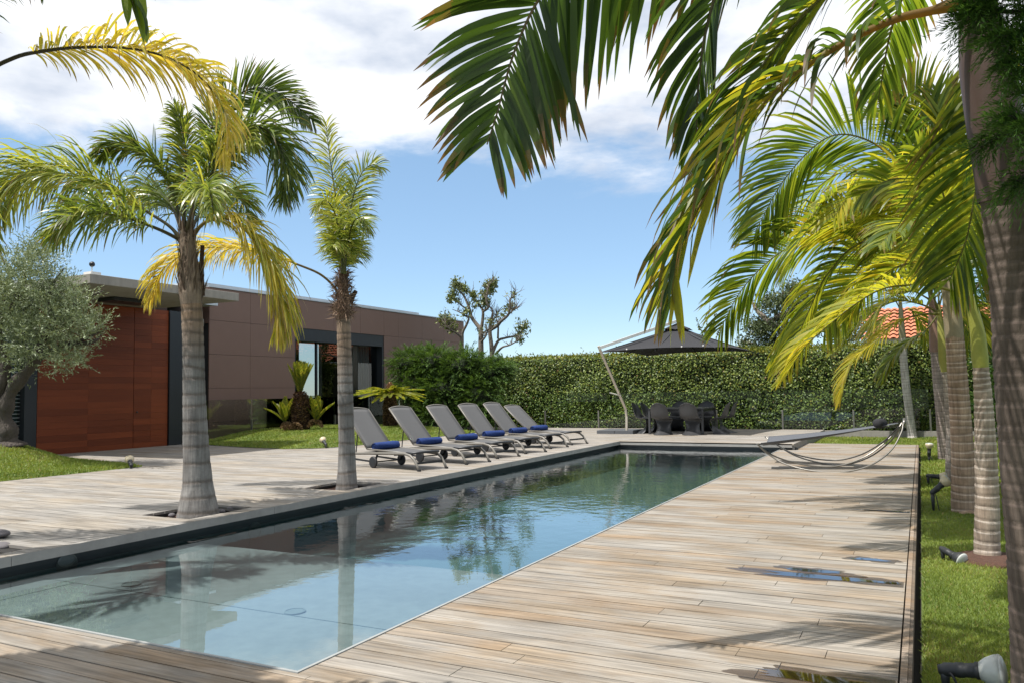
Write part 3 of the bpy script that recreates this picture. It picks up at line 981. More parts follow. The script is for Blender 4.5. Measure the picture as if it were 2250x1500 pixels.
def s_chair(label):
    t = thing('cantilever_chair', label, 'chair', (0, 0, 0), 'black moulded chairs around the dining table')
    # centre line of the one-piece shell, top of the back to the floor: x forward, z up, half width, edge offset dx, dz
    prof = [(-0.275, 0.90, 0.10, 0.02, -0.06), (-0.268, 0.885, 0.165, 0.03, -0.05), (-0.25, 0.83, 0.205, 0.05, -0.02), (-0.225, 0.72, 0.228, 0.07, 0), (-0.205, 0.60, 0.232, 0.09, 0), (-0.17, 0.49, 0.232, 0.10, 0.02),
            (-0.10, 0.43, 0.238, 0.06, 0.05), (0.02, 0.425, 0.245, 0.0, 0.04), (0.14, 0.44, 0.245, 0.0, 0.02), (0.215, 0.435, 0.24, 0.0, 0.0), (0.25, 0.40, 0.23, -0.02, -0.01), (0.24, 0.34, 0.20, -0.03, 0.0),
            (0.20, 0.27, 0.175, 0.0, 0), (0.14, 0.19, 0.175, 0.07, 0), (0.05, 0.11, 0.19, 0.16, 0), (-0.08, 0.05, 0.215, 0.27, 0), (-0.22, 0.012, 0.25, 0.36, 0), (-0.25, 0.0, 0.26, 0.38, 0)]
    nv = 13
    V = []
    for x, z, hw, dx, dz in prof:
        for j in range(nv):
            v = -1 + 2 * j / (nv - 1)
            e = v * v
            V.append((x + dx * e, hw * 1.17 * v * (1 - 0.06 * e), max(0.0, z + dz * e)))
    mb = MB().add(V, [(i * nv + j, i * nv + j + 1, (i + 1) * nv + j + 1, (i + 1) * nv + j) for i in range(len(prof) - 1) for j in range(nv - 1)])
    o = mb.build('shell', M['plastic'], t, smooth=True)
    o.modifiers.new('sub', 'SUBSURF').render_levels = 2
    s = o.modifiers.new('thick', 'SOLIDIFY'); s.thickness = 0.016; s.offset = 0
    return t
cspots = [(-6.52, 21.76, 90, 'black moulded chair turning its back to the pool, nearer the parasol pole'), (-5.72, 21.84, 90, 'black moulded chair turning its back to the pool, farther from the parasol pole'),
          (-7.33, 22.50, 0, 'black moulded chair on the parasol base side of the table, nearer the pool'), (-7.30, 23.22, 0, 'black moulded chair on the parasol base side of the table, nearer the hedge'),
          (-5.02, 22.50, 180, 'black moulded chair at the hammock side of the table, nearer the pool'), (-4.98, 23.25, 180, 'black moulded chair at the hammock side of the table, nearer the hedge'),
          (-6.62, 23.92, -90, 'black moulded chair facing the pool across the table, nearer the parasol pole'), (-5.82, 23.95, -90, 'black moulded chair facing the pool across the table, farther from the parasol pole')]
c0 = None
for x, y, a, lb in cspots:
    c = s_chair(lb) if c0 is None else copy_tree(c0)
    if c0 is None: c0 = c
    c['label'] = lb
    c.location = (x, y, ZH)
    c.rotation_euler = (0, 0, R(a + random.uniform(-4, 4)))

um = thing('cantilever_parasol', 'large square black cantilever parasol on a bent pale metal pole', 'parasol', (-7.95, 22.3, ZH))
UC = np.array((-6.33, 22.95, 2.55))
ua = R(-6)
def ur(x, y, z=0):
    return UC + np.array((x * cos(ua) - y * sin(ua), x * sin(ua) + y * cos(ua), z))
HS, HT = 1.72, 0.72
cn = MB()
V, Fs = [], []
rim = []
for s in range(4):
    ca = [(-1, -1), (1, -1), (1, 1), (-1, 1)][s]
    cb = [(1, -1), (1, 1), (-1, 1), (-1, -1)][s]
    nu, nr = 13, 10
    base = len(V)
    for i in range(nr):
        f = i / (nr - 1)
        for k in range(nu):
            u = k / (nu - 1)
            ex, ey = ca[0] + (cb[0] - ca[0]) * u, ca[1] + (cb[1] - ca[1]) * u
            bow = 1 - 0.05 * (1 - (2 * u - 1) ** 2) * f
            sag = -0.05 * sin(pi * f) - 0.04 * (1 - (2 * u - 1) ** 2) * sin(pi * f) + 0.06 * (1 - (2 * u - 1) ** 2) * f
            V.append(ur(ex * HS * f * bow * 0.999 + 0.0, ey * HS * f * bow, HT * (1 - f) + sag - 0.05 * f))
    for i in range(nr - 1):
        for k in range(nu - 1):
            Fs.append((base + i * nu + k, base + (i + 1) * nu + k, base + (i + 1) * nu + k + 1, base + i * nu + k + 1))
cn.add(V, Fs)
o = cn.build('canopy', M['canvas'], um, smooth=False)
o.modifiers.new('thick', 'SOLIDIFY').thickness = 0.006
vt = MB()
V = [ur(0, 0, HT + 0.07)]
for k in range(24):
    a = 2 * pi * k / 24
    rr = 0.42 / max(abs(cos(a)), abs(sin(a))) * 0.86
    V.append(ur(rr * cos(a), rr * sin(a), HT - 0.12 + 0.025 * sin(6 * a)))
vt.add(V, [(0, 1 + k, 1 + (k + 1) % 24) for k in range(24)])
v_ = vt.build('vent', M['canvas'], o)
v_.modifiers.new('thick', 'SOLIDIFY').thickness = 0.006
for sx, sy in ((-1, -1), (1, -1), (1, 1), (-1, 1), (0, -0.95), (0.95, 0), (0, 0.95), (-0.95, 0)):
    MB().bar(ur(sx * 0.08, sy * 0.08, HT - 0.10), ur(sx * HS * 1.01, sy * HS * 1.01, -0.075), 0.02, 0.03).build('rib', M['black'], um)
for u in (-0.5, 0.45, 0.8):
    MB().lathe([(0.02, 0), (0.02, 0.02)], ur(u * HS, -HS * 0.955, 0.01), (0, -1, 0), 10).build('grommet', M['white'], um)
pole = [gy(1377, 951, 22.1), gy(1377, 915, 22.1), gy(1375, 898, 22.08), gy(1363, 870, 21.9), gy(1352, 845, 21.75), gy(1316, 762, 21.2)]
apex = ur(-0.05, -0.05, HT + 0.10)
pb = MB()
for a, b in zip(pole[:-1], pole[1:]):
    pb.bar(a, b + (b - a) * 0.03, 0.068, 0.05, upv=(0, 1, 0))
pb.build('pole', M['alu'], um, bevel=0.006)
am = MB().bar(pole[-1] + np.array((0, 0, -0.03)), gy(1492, 704, 22.9), 0.07, 0.085)
am.build('arm', M['metal'], um, bevel=0.006)
MB().bar(gy(1492, 704, 22.9), ur(0, 0, HT - 0.1), 0.05, 0.05, upv=(1, 0, 0)).build('hanger', M['alu'], um)
MB().tube([gy(1364, 868, 21.86), gy(1340, 862, 21.6)], 0.016, 8).build('crank_handle', M['metal'], um)
bx0, by0 = -8.55, 22.0
for i in range(2):
    for j in range(2):
        MB().box(bx0 + i * 0.56 + 0.004, bx0 + (i + 1) * 0.56 - 0.004, by0 - 0.02 + j * 0.56 + 0.004, by0 - 0.02 + (j + 1) * 0.56 - 0.004, ZH, ZH + 0.10).build('base_slab', M['slate'], um, bevel=0.006)

# ------------------------------------------------------------------ hammock
hm = thing('hammock', 'wide grey hammock slung from curved steel arcs on the pool deck', 'hammock', (-1.3, 15.0, 0.0))
J = gy(1985, 927, 15.1)
def cr_path(P, n=60):
    P = [np.asarray(p, float) for p in P]
    Q = [2 * P[0] - P[1]] + P + [2 * P[-1] - P[-2]]
    out = []
    m = len(P) - 1
    for i in range(n):
        s = i / (n - 1) * m
        k = min(int(s), m - 1)
        f = s - k
        a, b, c, d = Q[k], Q[k + 1], Q[k + 2], Q[k + 3]
        out.append(0.5 * (2 * b + (c - a) * f + (2 * a - 5 * b + 4 * c - d) * f * f + (3 * b - a - 3 * c + d) * f ** 3))
    return np.array(out)
tipN, tipF = gz(1662, 973, 0.46), gz(1681, 958.5, 0.46)
arcs = [[tipN, gy(1690, 998, 14.35), gy(1730, 1020, 14.3), gy(1790, 1034, 14.25), gy(1855, 1036, 14.3), gy(1915, 1020, 14.45), gy(1958, 988, 14.7), gy(1980, 950, 14.95), J],
        [tipN, gy(1692, 996, 14.4), gy(1732, 1012, 14.5), gy(1790, 1023, 14.6), gy(1845, 1022, 14.7), gy(1900, 1003, 14.85), gy(1940, 975, 14.95), gy(1972, 943, 15.05), J + np.array((-0.02, 0.02, 0))],
        [tipF, gy(1705, 975, 16.1), gy(1745, 996, 16.1), gy(1800, 1008, 16.0), gy(1850, 1009, 15.9), gy(1900, 994, 15.7), gy(1945, 966, 15.45), gy(1973, 938, 15.2), J + np.array((0, 0.04, 0))],
        [tipF, gy(1708, 977, 16.0), gy(1750, 1001, 15.8), gy(1805, 1016, 15.7), gy(1860, 1019, 15.6), gy(1912, 1002, 15.5), gy(1955, 970, 15.3), gy(1978, 940, 15.15), J + np.array((0.02, 0.03, 0))]]
for a in arcs:
    MB().tube(cr_path(a), 0.0135, 10).build('steel_arc', M['arc'], hm, smooth=True)
MB().tube([J + np.array((0, -0.02, -0.05)), J + np.array((0.02, 0.06, 0.06))], 0.026, 12).build('joint', M['arc'], hm, smooth=True)
V = []
nu, nv = 40, 15
eN, eF = tipN + (J - tipN) * 0.03, tipF + (J - tipF) * 0.03
for i in range(nu):
    u = i / (nu - 1)
    ext = 0.965
    wd = (1 - u) ** 0.9 * 1.0 + 0.10 * u
    for j in range(nv):
        v = -1 + 2 * j / (nv - 1)
        c = (eN + eF) / 2 * (1 - u * ext) + J * u * ext
        half = (eF - eN) / 2 * wd
        P = c + half * v
        P[2] += -0.05 * sin(pi * u) * (1 - 0.6 * v * v) - 0.10 * (1 - v * v) * (1 - u) ** 2
        V.append(P)
o = MB().add(V, [(i * nv + j, (i + 1) * nv + j, (i + 1) * nv + j + 1, i * nv + j + 1) for i in range(nu - 1) for j in range(nv - 1) if i > 22 or abs(j - 6.5) > 2.6 - i * 0.08]).build('sling', M['hammock'], hm, smooth=True)
o.modifiers.new('thick', 'SOLIDIFY').thickness = 0.006
pw = thing('bolster_pillow', 'black bolster pillow at the raised end of the hammock', 'pillow', gy(1934, 925, 15.1))
c = gy(1934, 928, 15.1)
ax = nrm(np.array((0.15, 1.0, -0.05)))
MB().lathe([(0.001, -0.27), (0.05, -0.265), (0.075, -0.24), (0.085, -0.12), (0.087, 0.0), (0.085, 0.12), (0.075, 0.24), (0.05, 0.265), (0.001, 0.27)], c + np.array((0, 0, -0.01)), ax, 20).build('cushion', M['canvas'], pw, smooth=True)

# ------------------------------------------------------------------ garden spotlights
def spot(label, P, yaw, pitch, L=0.26, spike=0.12, hood='lamp_hood'):
    P = np.array(P, float)
    t = thing('garden_spotlight', label, 'spotlight', P, 'spotlights in the lawn')
    d = np.array((cos(R(yaw)) * cos(R(pitch)), sin(R(yaw)) * cos(R(pitch)), sin(R(pitch))))
    s = L / 0.26
    b0 = P + np.array((0, 0, spike))
    MB().tube([P + np.array((0, 0, -0.06)), P + np.array((0, 0, spike * 0.5)), b0], [0.012 * s, 0.022 * s, 0.026 * s], 10).build('stake', M['lamp_body'], t, smooth=True)
    MB().lathe([(0.022 * s, -0.03 * s), (0.028 * s, -0.01 * s), (0.034 * s, 0.0), (0.034 * s, 0.05 * s), (0.037 * s, 0.052 * s), (0.037 * s, 0.085 * s), (0.034 * s, 0.09 * s), (0.036 * s, 0.135 * s), (0.042 * s, 0.14 * s), (0.042 * s, 0.16 * s)], b0, d, 20).build('body', M['lamp_body'], t, smooth=True)
    hd = MB()
    n = 40
    prof = [(0.043, 0.158), (0.062, 0.185), (0.078, 0.225), (0.082, 0.25)]
    hd.lathe([(r * s, h * s) for r, h in prof], b0, d, n)
    h = hd.build('hood', M[hood], t, smooth=True)
    MB().lathe([(0.082 * s, 0.2502 * s), (0.072 * s, 0.262 * s), (0.04 * s, 0.272 * s), (0.001, 0.275 * s)], b0, d, 24).build('lens', M['lens'], h, smooth=True)
    cb = cr_path([P + np.array((0, 0, spike * 0.8)), P + np.array((0.03, -0.05, spike * 0.9)) * 1.0, P + np.array((0.06, -0.06, 0.0))], 12)
    MB().tube(cb, 0.006 * s, 6).build('cable', M['rubber'], t, smooth=True)
    return t
S = lambda px, py: gz(px, py, -0.05)
spot('large grey spotlight with ribbed silver hood on the lawn beside the closest palm trunk', S(2078, 1506), -8, 8, 0.25, 0.08, 'lens')
spot('black spotlight lying on its side by a bark ring', S(2072, 1226), -42, -18, 0.20, 0.08, 'lamp_body')
spot('spotlight with flared cream hood raised on a bent stem beside a brown trunk', S(2051, 1118), 12, 42, 0.24, 0.20)
spot('low black spotlight with cream ring pointing at the trunk behind it', S(2040, 1062), 8, -4, 0.24, 0.12)
spot('upright spotlight with a flat orange hood by the deck corner', S(2042, 1012), 0, 86, 0.24, 0.10)
spot('pale spotlight leaning to the thin ringed palm near the hedge', S(1978, 958), 20, 35, 0.30, 0.14)
spot('cream hooded spotlight on the grass tip beside the olive tree mound', gz(288, 1027, 0.15), 150, 22, 0.26, 0.05)
spot('small white spotlight on the bank in front of the stout cycad', gz(716, 981, 0.17), 150, 25, 0.26, 0.06)

# ------------------------------------------------------------------ small pool things, stones, puddles
def flat_disc(name, label, c, r, ax, m, group):
    t = thing(name, label, name.replace('_', ' '), c, group)
    MB().lathe([(r, 0.0), (r, 0.006), (r * 0.85, 0.010), (r * 0.84, 0.006)], c, ax, 28).build('ring', m, t)
    MB().lathe([(0.001, 0.004), (r * 0.83, 0.004)], c, ax, 28).build('cover', m, t)
    return t
dc = mat('drain_cover', (0.16, 0.19, 0.19), 0.5)
flat_disc('floor_drain', 'round metal drain in the shallow pool floor closer to the dark wall', gz(288, 1283, -0.097), 0.075, (0, 0, 1), dc, 'drains in the pool floor')
flat_disc('floor_drain', 'round metal drain in the shallow pool floor out in the reflected sky', gz(648, 1343, -0.097), 0.075, (0, 0, 1), dc, 'drains in the pool floor')
pl = mat('pool_lamp_glass', (0.10, 0.11, 0.10), 0.3)
for (px, py), lb in (((147, 1239), 'oval pool lamp under the coping near the large pebble'), ((560, 1165), 'oval pool lamp under the coping below the gap between the two palms')):
    c = gx(px, py, PX0 - 0.118)
    flat_disc('pool_lamp', lb, c, 0.10, (1, 0, 0), pl, 'lamps in the pool wall')
def stone(name, label, c, r, seed, m='stone'):
    rr = np.random.default_rng(seed)
    mb = MB()
    ns, nr = 18, 9
    V = []
    for i in range(nr + 1):
        a = pi * i / nr
        for k in range(ns):
            b = 2 * pi * k / ns
            s = 1 + 0.07 * sin(2 * b + seed) + 0.05 * sin(3 * b + 2 * a)
            V.append((c[0] + r[0] * s * sin(a) * cos(b), c[1] + r[1] * s * sin(a) * sin(b), c[2] + r[2] * cos(a)))
    mb.add(V, [(i * ns + k, i * ns + (k + 1) % ns, (i + 1) * ns + (k + 1) % ns, (i + 1) * ns + k) for i in range(nr) for k in range(ns)])
    o = mb.build(name, M[m], None, smooth=True)
    return tag(o, label, 'stone', 'loose stones at the palm pits')
c = gz(2, 1178, 0.15)
stone('river_stone', 'large smooth grey pebble lying flat on the deck edge', (c[0] - 0.03, c[1], 0.178), (0.13, 0.09, 0.036), 3)
c = gz(8, 1196, 0.13)
stone('river_stone', 'dark pebble half sunk in the pit below the large smooth one', (c[0] - 0.02, c[1], 0.115), (0.11, 0.07, 0.04), 5)
for i, (px, py, r, lb) in enumerate([(508, 1113, 0.06, 'pale stone beside the flared foot of the big ringed palm'), (378, 1127, 0.045, 'small stone in front corner of the pit of the big ringed palm'), (432, 1131, 0.03, 'tiny chip of stone at the rim of the pit'),
                              (486, 1119, 0.05, 'mossy stone tucked behind the flared palm foot')]):
    c = gz(px, py, 0.12)
    stone('pit_stone', lb, (c[0], c[1], 0.10), (r, r * 0.8, r * 0.6), 10 + i)
def puddle(label, cx, cy, lx, ly, seed, ang=0):
    rr = np.random.default_rng(seed)
    ph = rr.random(5) * 6
    n = 90
    V = [(cx, cy, 0.0052)]
    for k in range(n):
        a = 2 * pi * k / n
        s = 1 + 0.18 * sin(3 * a + ph[0]) + 0.12 * sin(5 * a + ph[1]) + 0.10 * sin(11 * a + ph[2]) + 0.05 * sin(23 * a + ph[3])
        V.append((min(-0.18, cx + lx * s * cos(a)), cy + ly * np.clip(s * sin(a) * 1.3, -1, 1), 0.0052))
    o = MB().add(V, [(0, 1 + k, 1 + (k + 1) % n) for k in range(n)]).build('puddle', M['puddle'])
    V2 = [(cx, cy, 0.0036)]
    for k in range(n):
        a = 2 * pi * k / n
        s = 1 + 0.22 * sin(2 * a + ph[1]) + 0.16 * sin(4 * a + ph[4]) + 0.08 * sin(9 * a + ph[2]) + 0.05 * sin(17 * a + ph[0])
        V2.append((min(-0.17, cx + 0.12 * lx + lx * 1.45 * s * cos(a)), cy + np.clip(ly * 1.9 * s * sin(a) * 1.2, -0.15, 0.15), 0.0036))
    MB().add(V2, [(0, 1 + k, 1 + (k + 1) % n) for k in range(n)]).build('wet_margin', M['wet'], o)
    return tag(o, label, 'puddle', 'puddles on the pool deck')
c = gz(1810, 1268, 0); puddle('long bright puddle on one board of the pool deck', c[0], c[1], 0.42, 0.064, 2)
c = gz(1790, 1254, 0); puddle('thin puddle touching the far side of the long bright one', c[0], c[1], 0.20, 0.05, 4)
c = gz(1912, 1229, 0); puddle('small puddle by the lawn edge reflecting the sky', c[0], c[1], 0.13, 0.045, 6)
c = gz(1800, 1492, 0); puddle('dark puddle at the near end of the pool deck', c[0], c[1], 0.30, 0.06, 8)
c = gz(1960, 1123, 0); puddle('narrow dark puddle along one board gap by the lawn', c[0], c[1], 0.30, 0.03, 11)

# ------------------------------------------------------------------ palms
GRN = [np.array(c) for c in ((0.05, 0.085, 0.020), (0.11, 0.16, 0.034), (0.22, 0.26, 0.05), (0.36, 0.36, 0.075))]
YEL = [np.array(c) for c in ((0.20, 0.23, 0.035), (0.37, 0.33, 0.045), (0.48, 0.39, 0.06), (0.55, 0.44, 0.13))]
BRN = np.array((0.14, 0.075, 0.035))
def palette(cols, k):
    k = np.clip(k, 0, 0.9999) * (len(cols) - 1)
    i = k.astype(int)
    f = (k - i)[:, None]
    cols = np.array(cols)
    return cols[i] * (1 - f) + cols[i + 1] * f

def frond(parent, pts, n=60, L=0.6, wd=0.04, pet=0.12, droop=0.9, fwd=(35, 65), lift=0.15, plum=0.0, cols=GRN, kc=(0.3, 0.2), tip=0.25,
          seg=6, roll=(0, 0), rr=0.014, seed=None, rc=(0.10, 0.12, 0.03), twist=0.35, sides=(1, 1), Ls=(1, 1), jit=0.12, endk=0.0, base_len=0.5, S0=None, label=None, m='leaf'):
    g_ = np.random.default_rng(seed if seed is not None else rng.integers(1 << 30))
    path = cr_path(pts, 80)
    sl_ = np.concatenate([[0], np.cumsum(np.linalg.norm(np.diff(path, axis=0), axis=1))])
    tt = np.linspace(0, sl_[-1], 80)
    path = np.stack([np.interp(tt, sl_, path[:, i]) for i in range(3)], 1)
    T = nrm(np.gradient(path, axis=0))
    s = np.cross(T[0], (0, 0, 1.0)) if S0 is None else np.array(S0, float)
    if np.linalg.norm(s) < 0.15: s = RT.copy()
    S = []
    for i in range(80):
        s = nrm(s - T[i] * (s @ T[i]))
        S.append(s)
    S = np.array(S)
    Nn = np.cross(S, T)
    ra = np.radians(np.linspace(roll[0], roll[1], 80))[:, None]
    S, Nn = S * np.cos(ra) + Nn * np.sin(ra), -S * np.sin(ra) + Nn * np.cos(ra)
    q = QB()
    # rachis
    r = rr * np.linspace(1.0, 0.18, 80)
    r[:6] *= np.linspace(1.9, 1.0, 6)
    th = np.linspace(0, 2 * pi, 7)[:-1]
    V = (path[:, None] + r[:, None, None] * (np.cos(th)[None, :, None] * S[:, None] + np.sin(th)[None, :, None] * Nn[:, None])).reshape(-1, 3)
    idx = np.arange(480).reshape(80, 6)
    Q = np.stack([idx[:-1], np.roll(idx, -1, 1)[:-1], np.roll(idx, -1, 1)[1:], idx[1:]], -1)
    q.add(V, Q, np.tile(np.array(rc), (79 * 6, 1)))
    for si, sd in enumerate((1.0, -1.0)):
        if not sides[si]:
            continue
        u = (np.arange(n) + g_.uniform(-0.3, 0.3, n)) / n
        u = np.clip(u, 0, 0.999)
        t = (pet + (1 - pet) * u) * 79
        i0 = np.clip(t.astype(int), 0, 78)
        f = (t - i0)[:, None]
        P0 = path[i0] * (1 - f) + path[i0 + 1] * f
        Ti, Si, Ni = T[i0], S[i0], Nn[i0]
        a = np.radians(fwd[0] + (fwd[1] - fwd[0]) * u + g_.normal(0, 4 + 10 * plum, n))[:, None]
        lf = lift + plum * g_.normal(0, 1.0, n)[:, None]
        D = nrm(sd * Si * np.cos(a) + Ti * np.sin(a) + Ni * lf)
        prof = np.minimum(1, base_len + (1 - base_len) * u / 0.25) * (1 - 0.62 * np.clip((u - 0.55) / 0.45, 0, 1) ** 1.5)
        Li = L * Ls[si] * prof * g_.uniform(1 - jit, 1 + jit, n)
        dr = droop * g_.uniform(0.65, 1.35, n)
        Wv = Ti - D * np.sum(Ti * D, 1, keepdims=True)
        Wv = nrm(Wv)
        tw = g_.normal(0, twist, n)[:, None]
        B = np.cross(D, Wv)
        Wv = nrm(Wv * np.cos(tw) + B * np.sin(tw))
        hw = np.interp(np.linspace(0, 1, seg + 1), [0, 0.12, 0.4, 0.7, 0.9, 1.0], [0.3, 0.75, 1.0, 0.8, 0.42, 0.03])
        wi = wd / 2 * (0.75 + 0.25 * prof) * g_.uniform(0.85, 1.15, n)
        Ps, Hs = [], []
        P = P0.copy()
        for k in range(seg + 1):
            Ps.append(P.copy())
            Wk = nrm(Wv - D * np.sum(Wv * D, 1, keepdims=True))
            Hs.append(Wk * (wi * hw[k])[:, None])
            P = P + D * (Li / seg)[:, None]
            D = D + np.array((0, 0, -1.0)) * (dr * (k + 1) / seg * 2.2 / seg)[:, None]
            D = nrm(D)
        kk = kc[0] + g_.normal(0, kc[1], n) + endk * u
        C = palette(cols, kk)[:, None, :].repeat(seg, 1)
        if tip > 0:
            has = (g_.random(n) < tip)[:, None, None] * np.clip((np.arange(seg) - seg * 0.55) / (seg * 0.35), 0, 1)[None, :, None]
            C = C * (1 - has) + BRN * has
        q.strips(np.stack(Ps, 1), np.stack(Hs, 1), C)
    o = q.build('frond', M[m], parent, smooth=False)
    if label: o['label'] = label
    return o

def trunk(parent, pts, rad, ring=0.16, c0=(0.27, 0.25, 0.23), c1=(0.17, 0.135, 0.11), rings=1.0, seg=28, name='trunk', m='trunk', top_brown=0.0, ringw=0.022, ringc=(0.09, 0.07, 0.055), step=0.012, seed=1, bump=0.004, blend=None, light=None, tilt_amp=0.014, dark=0.75):
    """rad: list of (height fraction, radius)"""
    g_ = np.random.default_rng(seed)
    path = cr_path(pts, 200)
    sl_ = np.concatenate([[0], np.cumsum(np.linalg.norm(np.diff(path, axis=0), axis=1))])
    n = max(12, int(sl_[-1] / step))
    tt = np.linspace(0, sl_[-1], n)
    P = np.stack([np.interp(tt, sl_, path[:, i]) for i in range(3)], 1)
    r = np.interp(tt / sl_[-1], [a for a, b in rad], [b for a, b in rad])
    # ring positions, slightly uneven and tilted
    pos, z = [], ring * 0.5
    while z < sl_[-1]:
        pos.append(z)
        fz = z / sl_[-1]
        z += ring * g_.uniform(0.75, 1.25) * (1 - 0.45 * fz)
    pos = np.array(pos if pos else [1e9])
    T = nrm(np.gradient(P, axis=0))
    a = nrm(np.cross(T[0], (0, 1.0, 0)))
    S = []
    for i in range(n):
        a = nrm(a - T[i] * (a @ T[i]))
        S.append(a)
    S = np.array(S)
    B = np.cross(T, S)
    th = np.linspace(0, 2 * pi, seg, endpoint=False)
    tilt = tilt_amp * g_.normal(0, 1, len(pos))
    ph = g_.uniform(0, 6, len(pos))
    H = tt[:, None] + np.zeros((1, seg))
    dmin = np.full((n, seg), 9.0)
    for p_, tl_, f_ in zip(pos, tilt, ph):
        d = H - (p_ + tl_ * np.cos(th + f_)[None, :])
        dmin = np.where(np.abs(d) < np.abs(dmin), d, dmin)
    inr = np.exp(-(dmin / ringw) ** 2) * rings
    R_ = r[:, None] * (1 + 0.012 * np.sin(3 * th + tt[:, None] * 5)) + bump * np.exp(-((dmin + ringw * 0.6) / (ringw * 0.8)) ** 2) - bump * 1.2 * inr
    V = P[:, None] + R_[..., None] * (np.cos(th)[None, :, None] * S[:, None] + np.sin(th)[None, :, None] * B[:, None])
    fr = (tt / sl_[-1])[:, None, None]
    C = np.array(c0) * (1 - 0.0 * fr) + np.zeros((n, seg, 3))
    mixn = 0.5 + 0.5 * np.sin(2.1 * tt[:, None] * 3 + 1.7 * np.sin(th * 2)[None, :] + seed)
    C = C * (1 - 0.35 * mixn[..., None]) + np.array(c1) * 0.35 * mixn[..., None]
    if blend is not None:      # other colour towards the top: (start, end, colour)
        k = np.clip((fr - blend[0]) / (blend[1] - blend[0]), 0, 1)
        C = C * (1 - k) + np.array(blend[2]) * k
    if light is not None:      # pale scar just below each ring
        li = np.exp(-((dmin + ringw * 1.4) / (ringw * 0.7)) ** 2)[..., None] * 0.55
        C = C * (1 - li) + np.array(light) * li
    C = C * (1 - dark * inr[..., None]) + np.array(ringc) * dark * inr[..., None]
    C *= g_.uniform(0.95, 1.05, (n, seg, 1))
    idx = np.arange(n * seg).reshape(n, seg)
    Q = np.stack([idx[:-1], np.roll(idx, -1, 1)[:-1], np.roll(idx, -1, 1)[1:], idx[1:]], -1)
    q = QB()
    q.add(V, Q, C[:-1])
    return q.build(name, M[m], parent, smooth=True)

def PX(D, *pts):
    """points of the picture placed at their own distance: (px, py[, offset in metres behind D])"""
    return [gd(p[0], p[1], D + (p[2] if len(p) > 2 else 0)) for p in pts]

# ---- big ringed feather palm by the pool
B1 = np.array((-7.18, 6.29, 0.06)); D1 = depth((-7.18, 6.29, 1.4))
t1 = thing('feather_palm', 'feather palm with stout ringed grey trunk and flared foot at the pool edge', 'palm tree', B1, 'feather palms in pits along the pool')
tp = [B1, gx(434, 1060, -7.18), gx(430, 960, -7.18), gx(426, 850, -7.18), gx(424, 740, -7.18), gx(421, 665, -7.18)]
trunk(t1, tp, [(0, 0.236), (0.08, 0.198), (0.16, 0.162), (0.27, 0.142), (0.6, 0.119), (0.85, 0.113), (1, 0.112)], 0.20, (0.195, 0.185, 0.172), (0.125, 0.11, 0.10), blend=(0.72, 0.95, (0.24, 0.165, 0.11)), ringc=(0.10, 0.08, 0.065), seed=3)
trunk(t1, [gx(421, 668, -7.18), gx(419, 630, -7.18), gx(417, 590, -7.18), gx(412, 545, -7.18), gx(410, 505, -7.18)], [(0, 0.113), (0.16, 0.130), (0.35, 0.116), (0.6, 0.092), (0.85, 0.078), (1, 0.05)], 0.5, (0.24, 0.185, 0.14), (0.10, 0.07, 0.052), name='boot_sheath', seed=5, bump=0.003)
fb = QB()
n = 420
hh = rng.random(n)
an = rng.uniform(0, 2 * pi, n)
cc = np.stack([gx(421 - 12 * k, 668 - 160 * k, -7.18) for k in hh])
rad = np.interp(hh, [0, 0.16, 0.35, 0.6, 0.85, 1], [0.115, 0.13, 0.118, 0.092, 0.078, 0.07])
o3 = np.stack([np.cos(an), np.sin(an), np.zeros(n)], 1)
k = rng.random(n)[:, None] ** 1.5
fb.leaves(cc + o3 * rad[:, None] * 0.97, o3 * 0.10 + np.stack([rng.normal(0, 0.12, n), rng.normal(0, 0.12, n), np.ones(n)], 1), np.cross(o3, np.array((0, 0, 1.0))) * 0.2 + o3, rng.uniform(0.08, 0.30, n), 0.016, np.array((0.085, 0.06, 0.044)) * (1 - k) + np.array((0.30, 0.23, 0.17)) * k)
fb.build('fibre_collar', M['fibre'], t1)
stb = MB()
stb.tube([gx(440, 650, -7.12), gx(441, 610, -7.10), gx(443, 575, -7.1), gx(445, 540, -7.1)], [0.05, 0.036, 0.024, 0.022], 8, (0.06, 0.035, 0.025))
stb.build('petiole_stub', M['fibre'], t1, colors=True)
k1 = dict(m='feather', rc=(0.07, 0.065, 0.03), plum=0.55, droop=1.25, wd=0.021, seg=7, twist=0.7, n=170, rr=0.022)
frond(t1, PX(D1, (402, 535), (375, 500), (322, 465), (240, 415), (160, 388), (80, 378), (20, 405), (-25, 470)), L=0.74, pet=0.22, kc=(0.62, 0.25), cols=GRN, seed=11, **{**k1, 'n': 280, 'droop': 1.9})
frond(t1, PX(D1 + 0.2, (402, 530), (385, 440), (352, 372), (305, 332), (258, 322), (215, 345)), L=0.42, pet=0.3, kc=(0.35, 0.2), seed=12, **{**k1, 'plum': 0.3})
frond(t1, PX(D1 + 0.25, (406, 530), (406, 420), (408, 330), (396, 268), (384, 235)), L=0.36, pet=0.25, kc=(0.5, 0.2), seed=13, **k1)
frond(t1, PX(D1, (410, 520), (430, 452), (458, 395), (495, 330), (530, 298, -0.2), (560, 320, -0.4)), L=0.44, pet=0.2, kc=(0.62, 0.2), seed=14, **{**k1, 'droop': 1.7})
frond(t1, PX(D1, (414, 525, 0.05), (440, 410), (495, 315), (555, 278), (605, 305), (628, 372), (622, 440)), L=0.58, pet=0.3, kc=(0.22, 0.2), seed=15, **{**k1, 'n': 230})
frond(t1, PX(D1 + 0.7, (414, 500, -0.5), (440, 360), (480, 250), (530, 205), (580, 194), (632, 218), (690, 268)), L=0.45, pet=0.42, kc=(0.2, 0.18), seed=16, **{**k1, 'plum': 0.18, 'droop': 0.5})
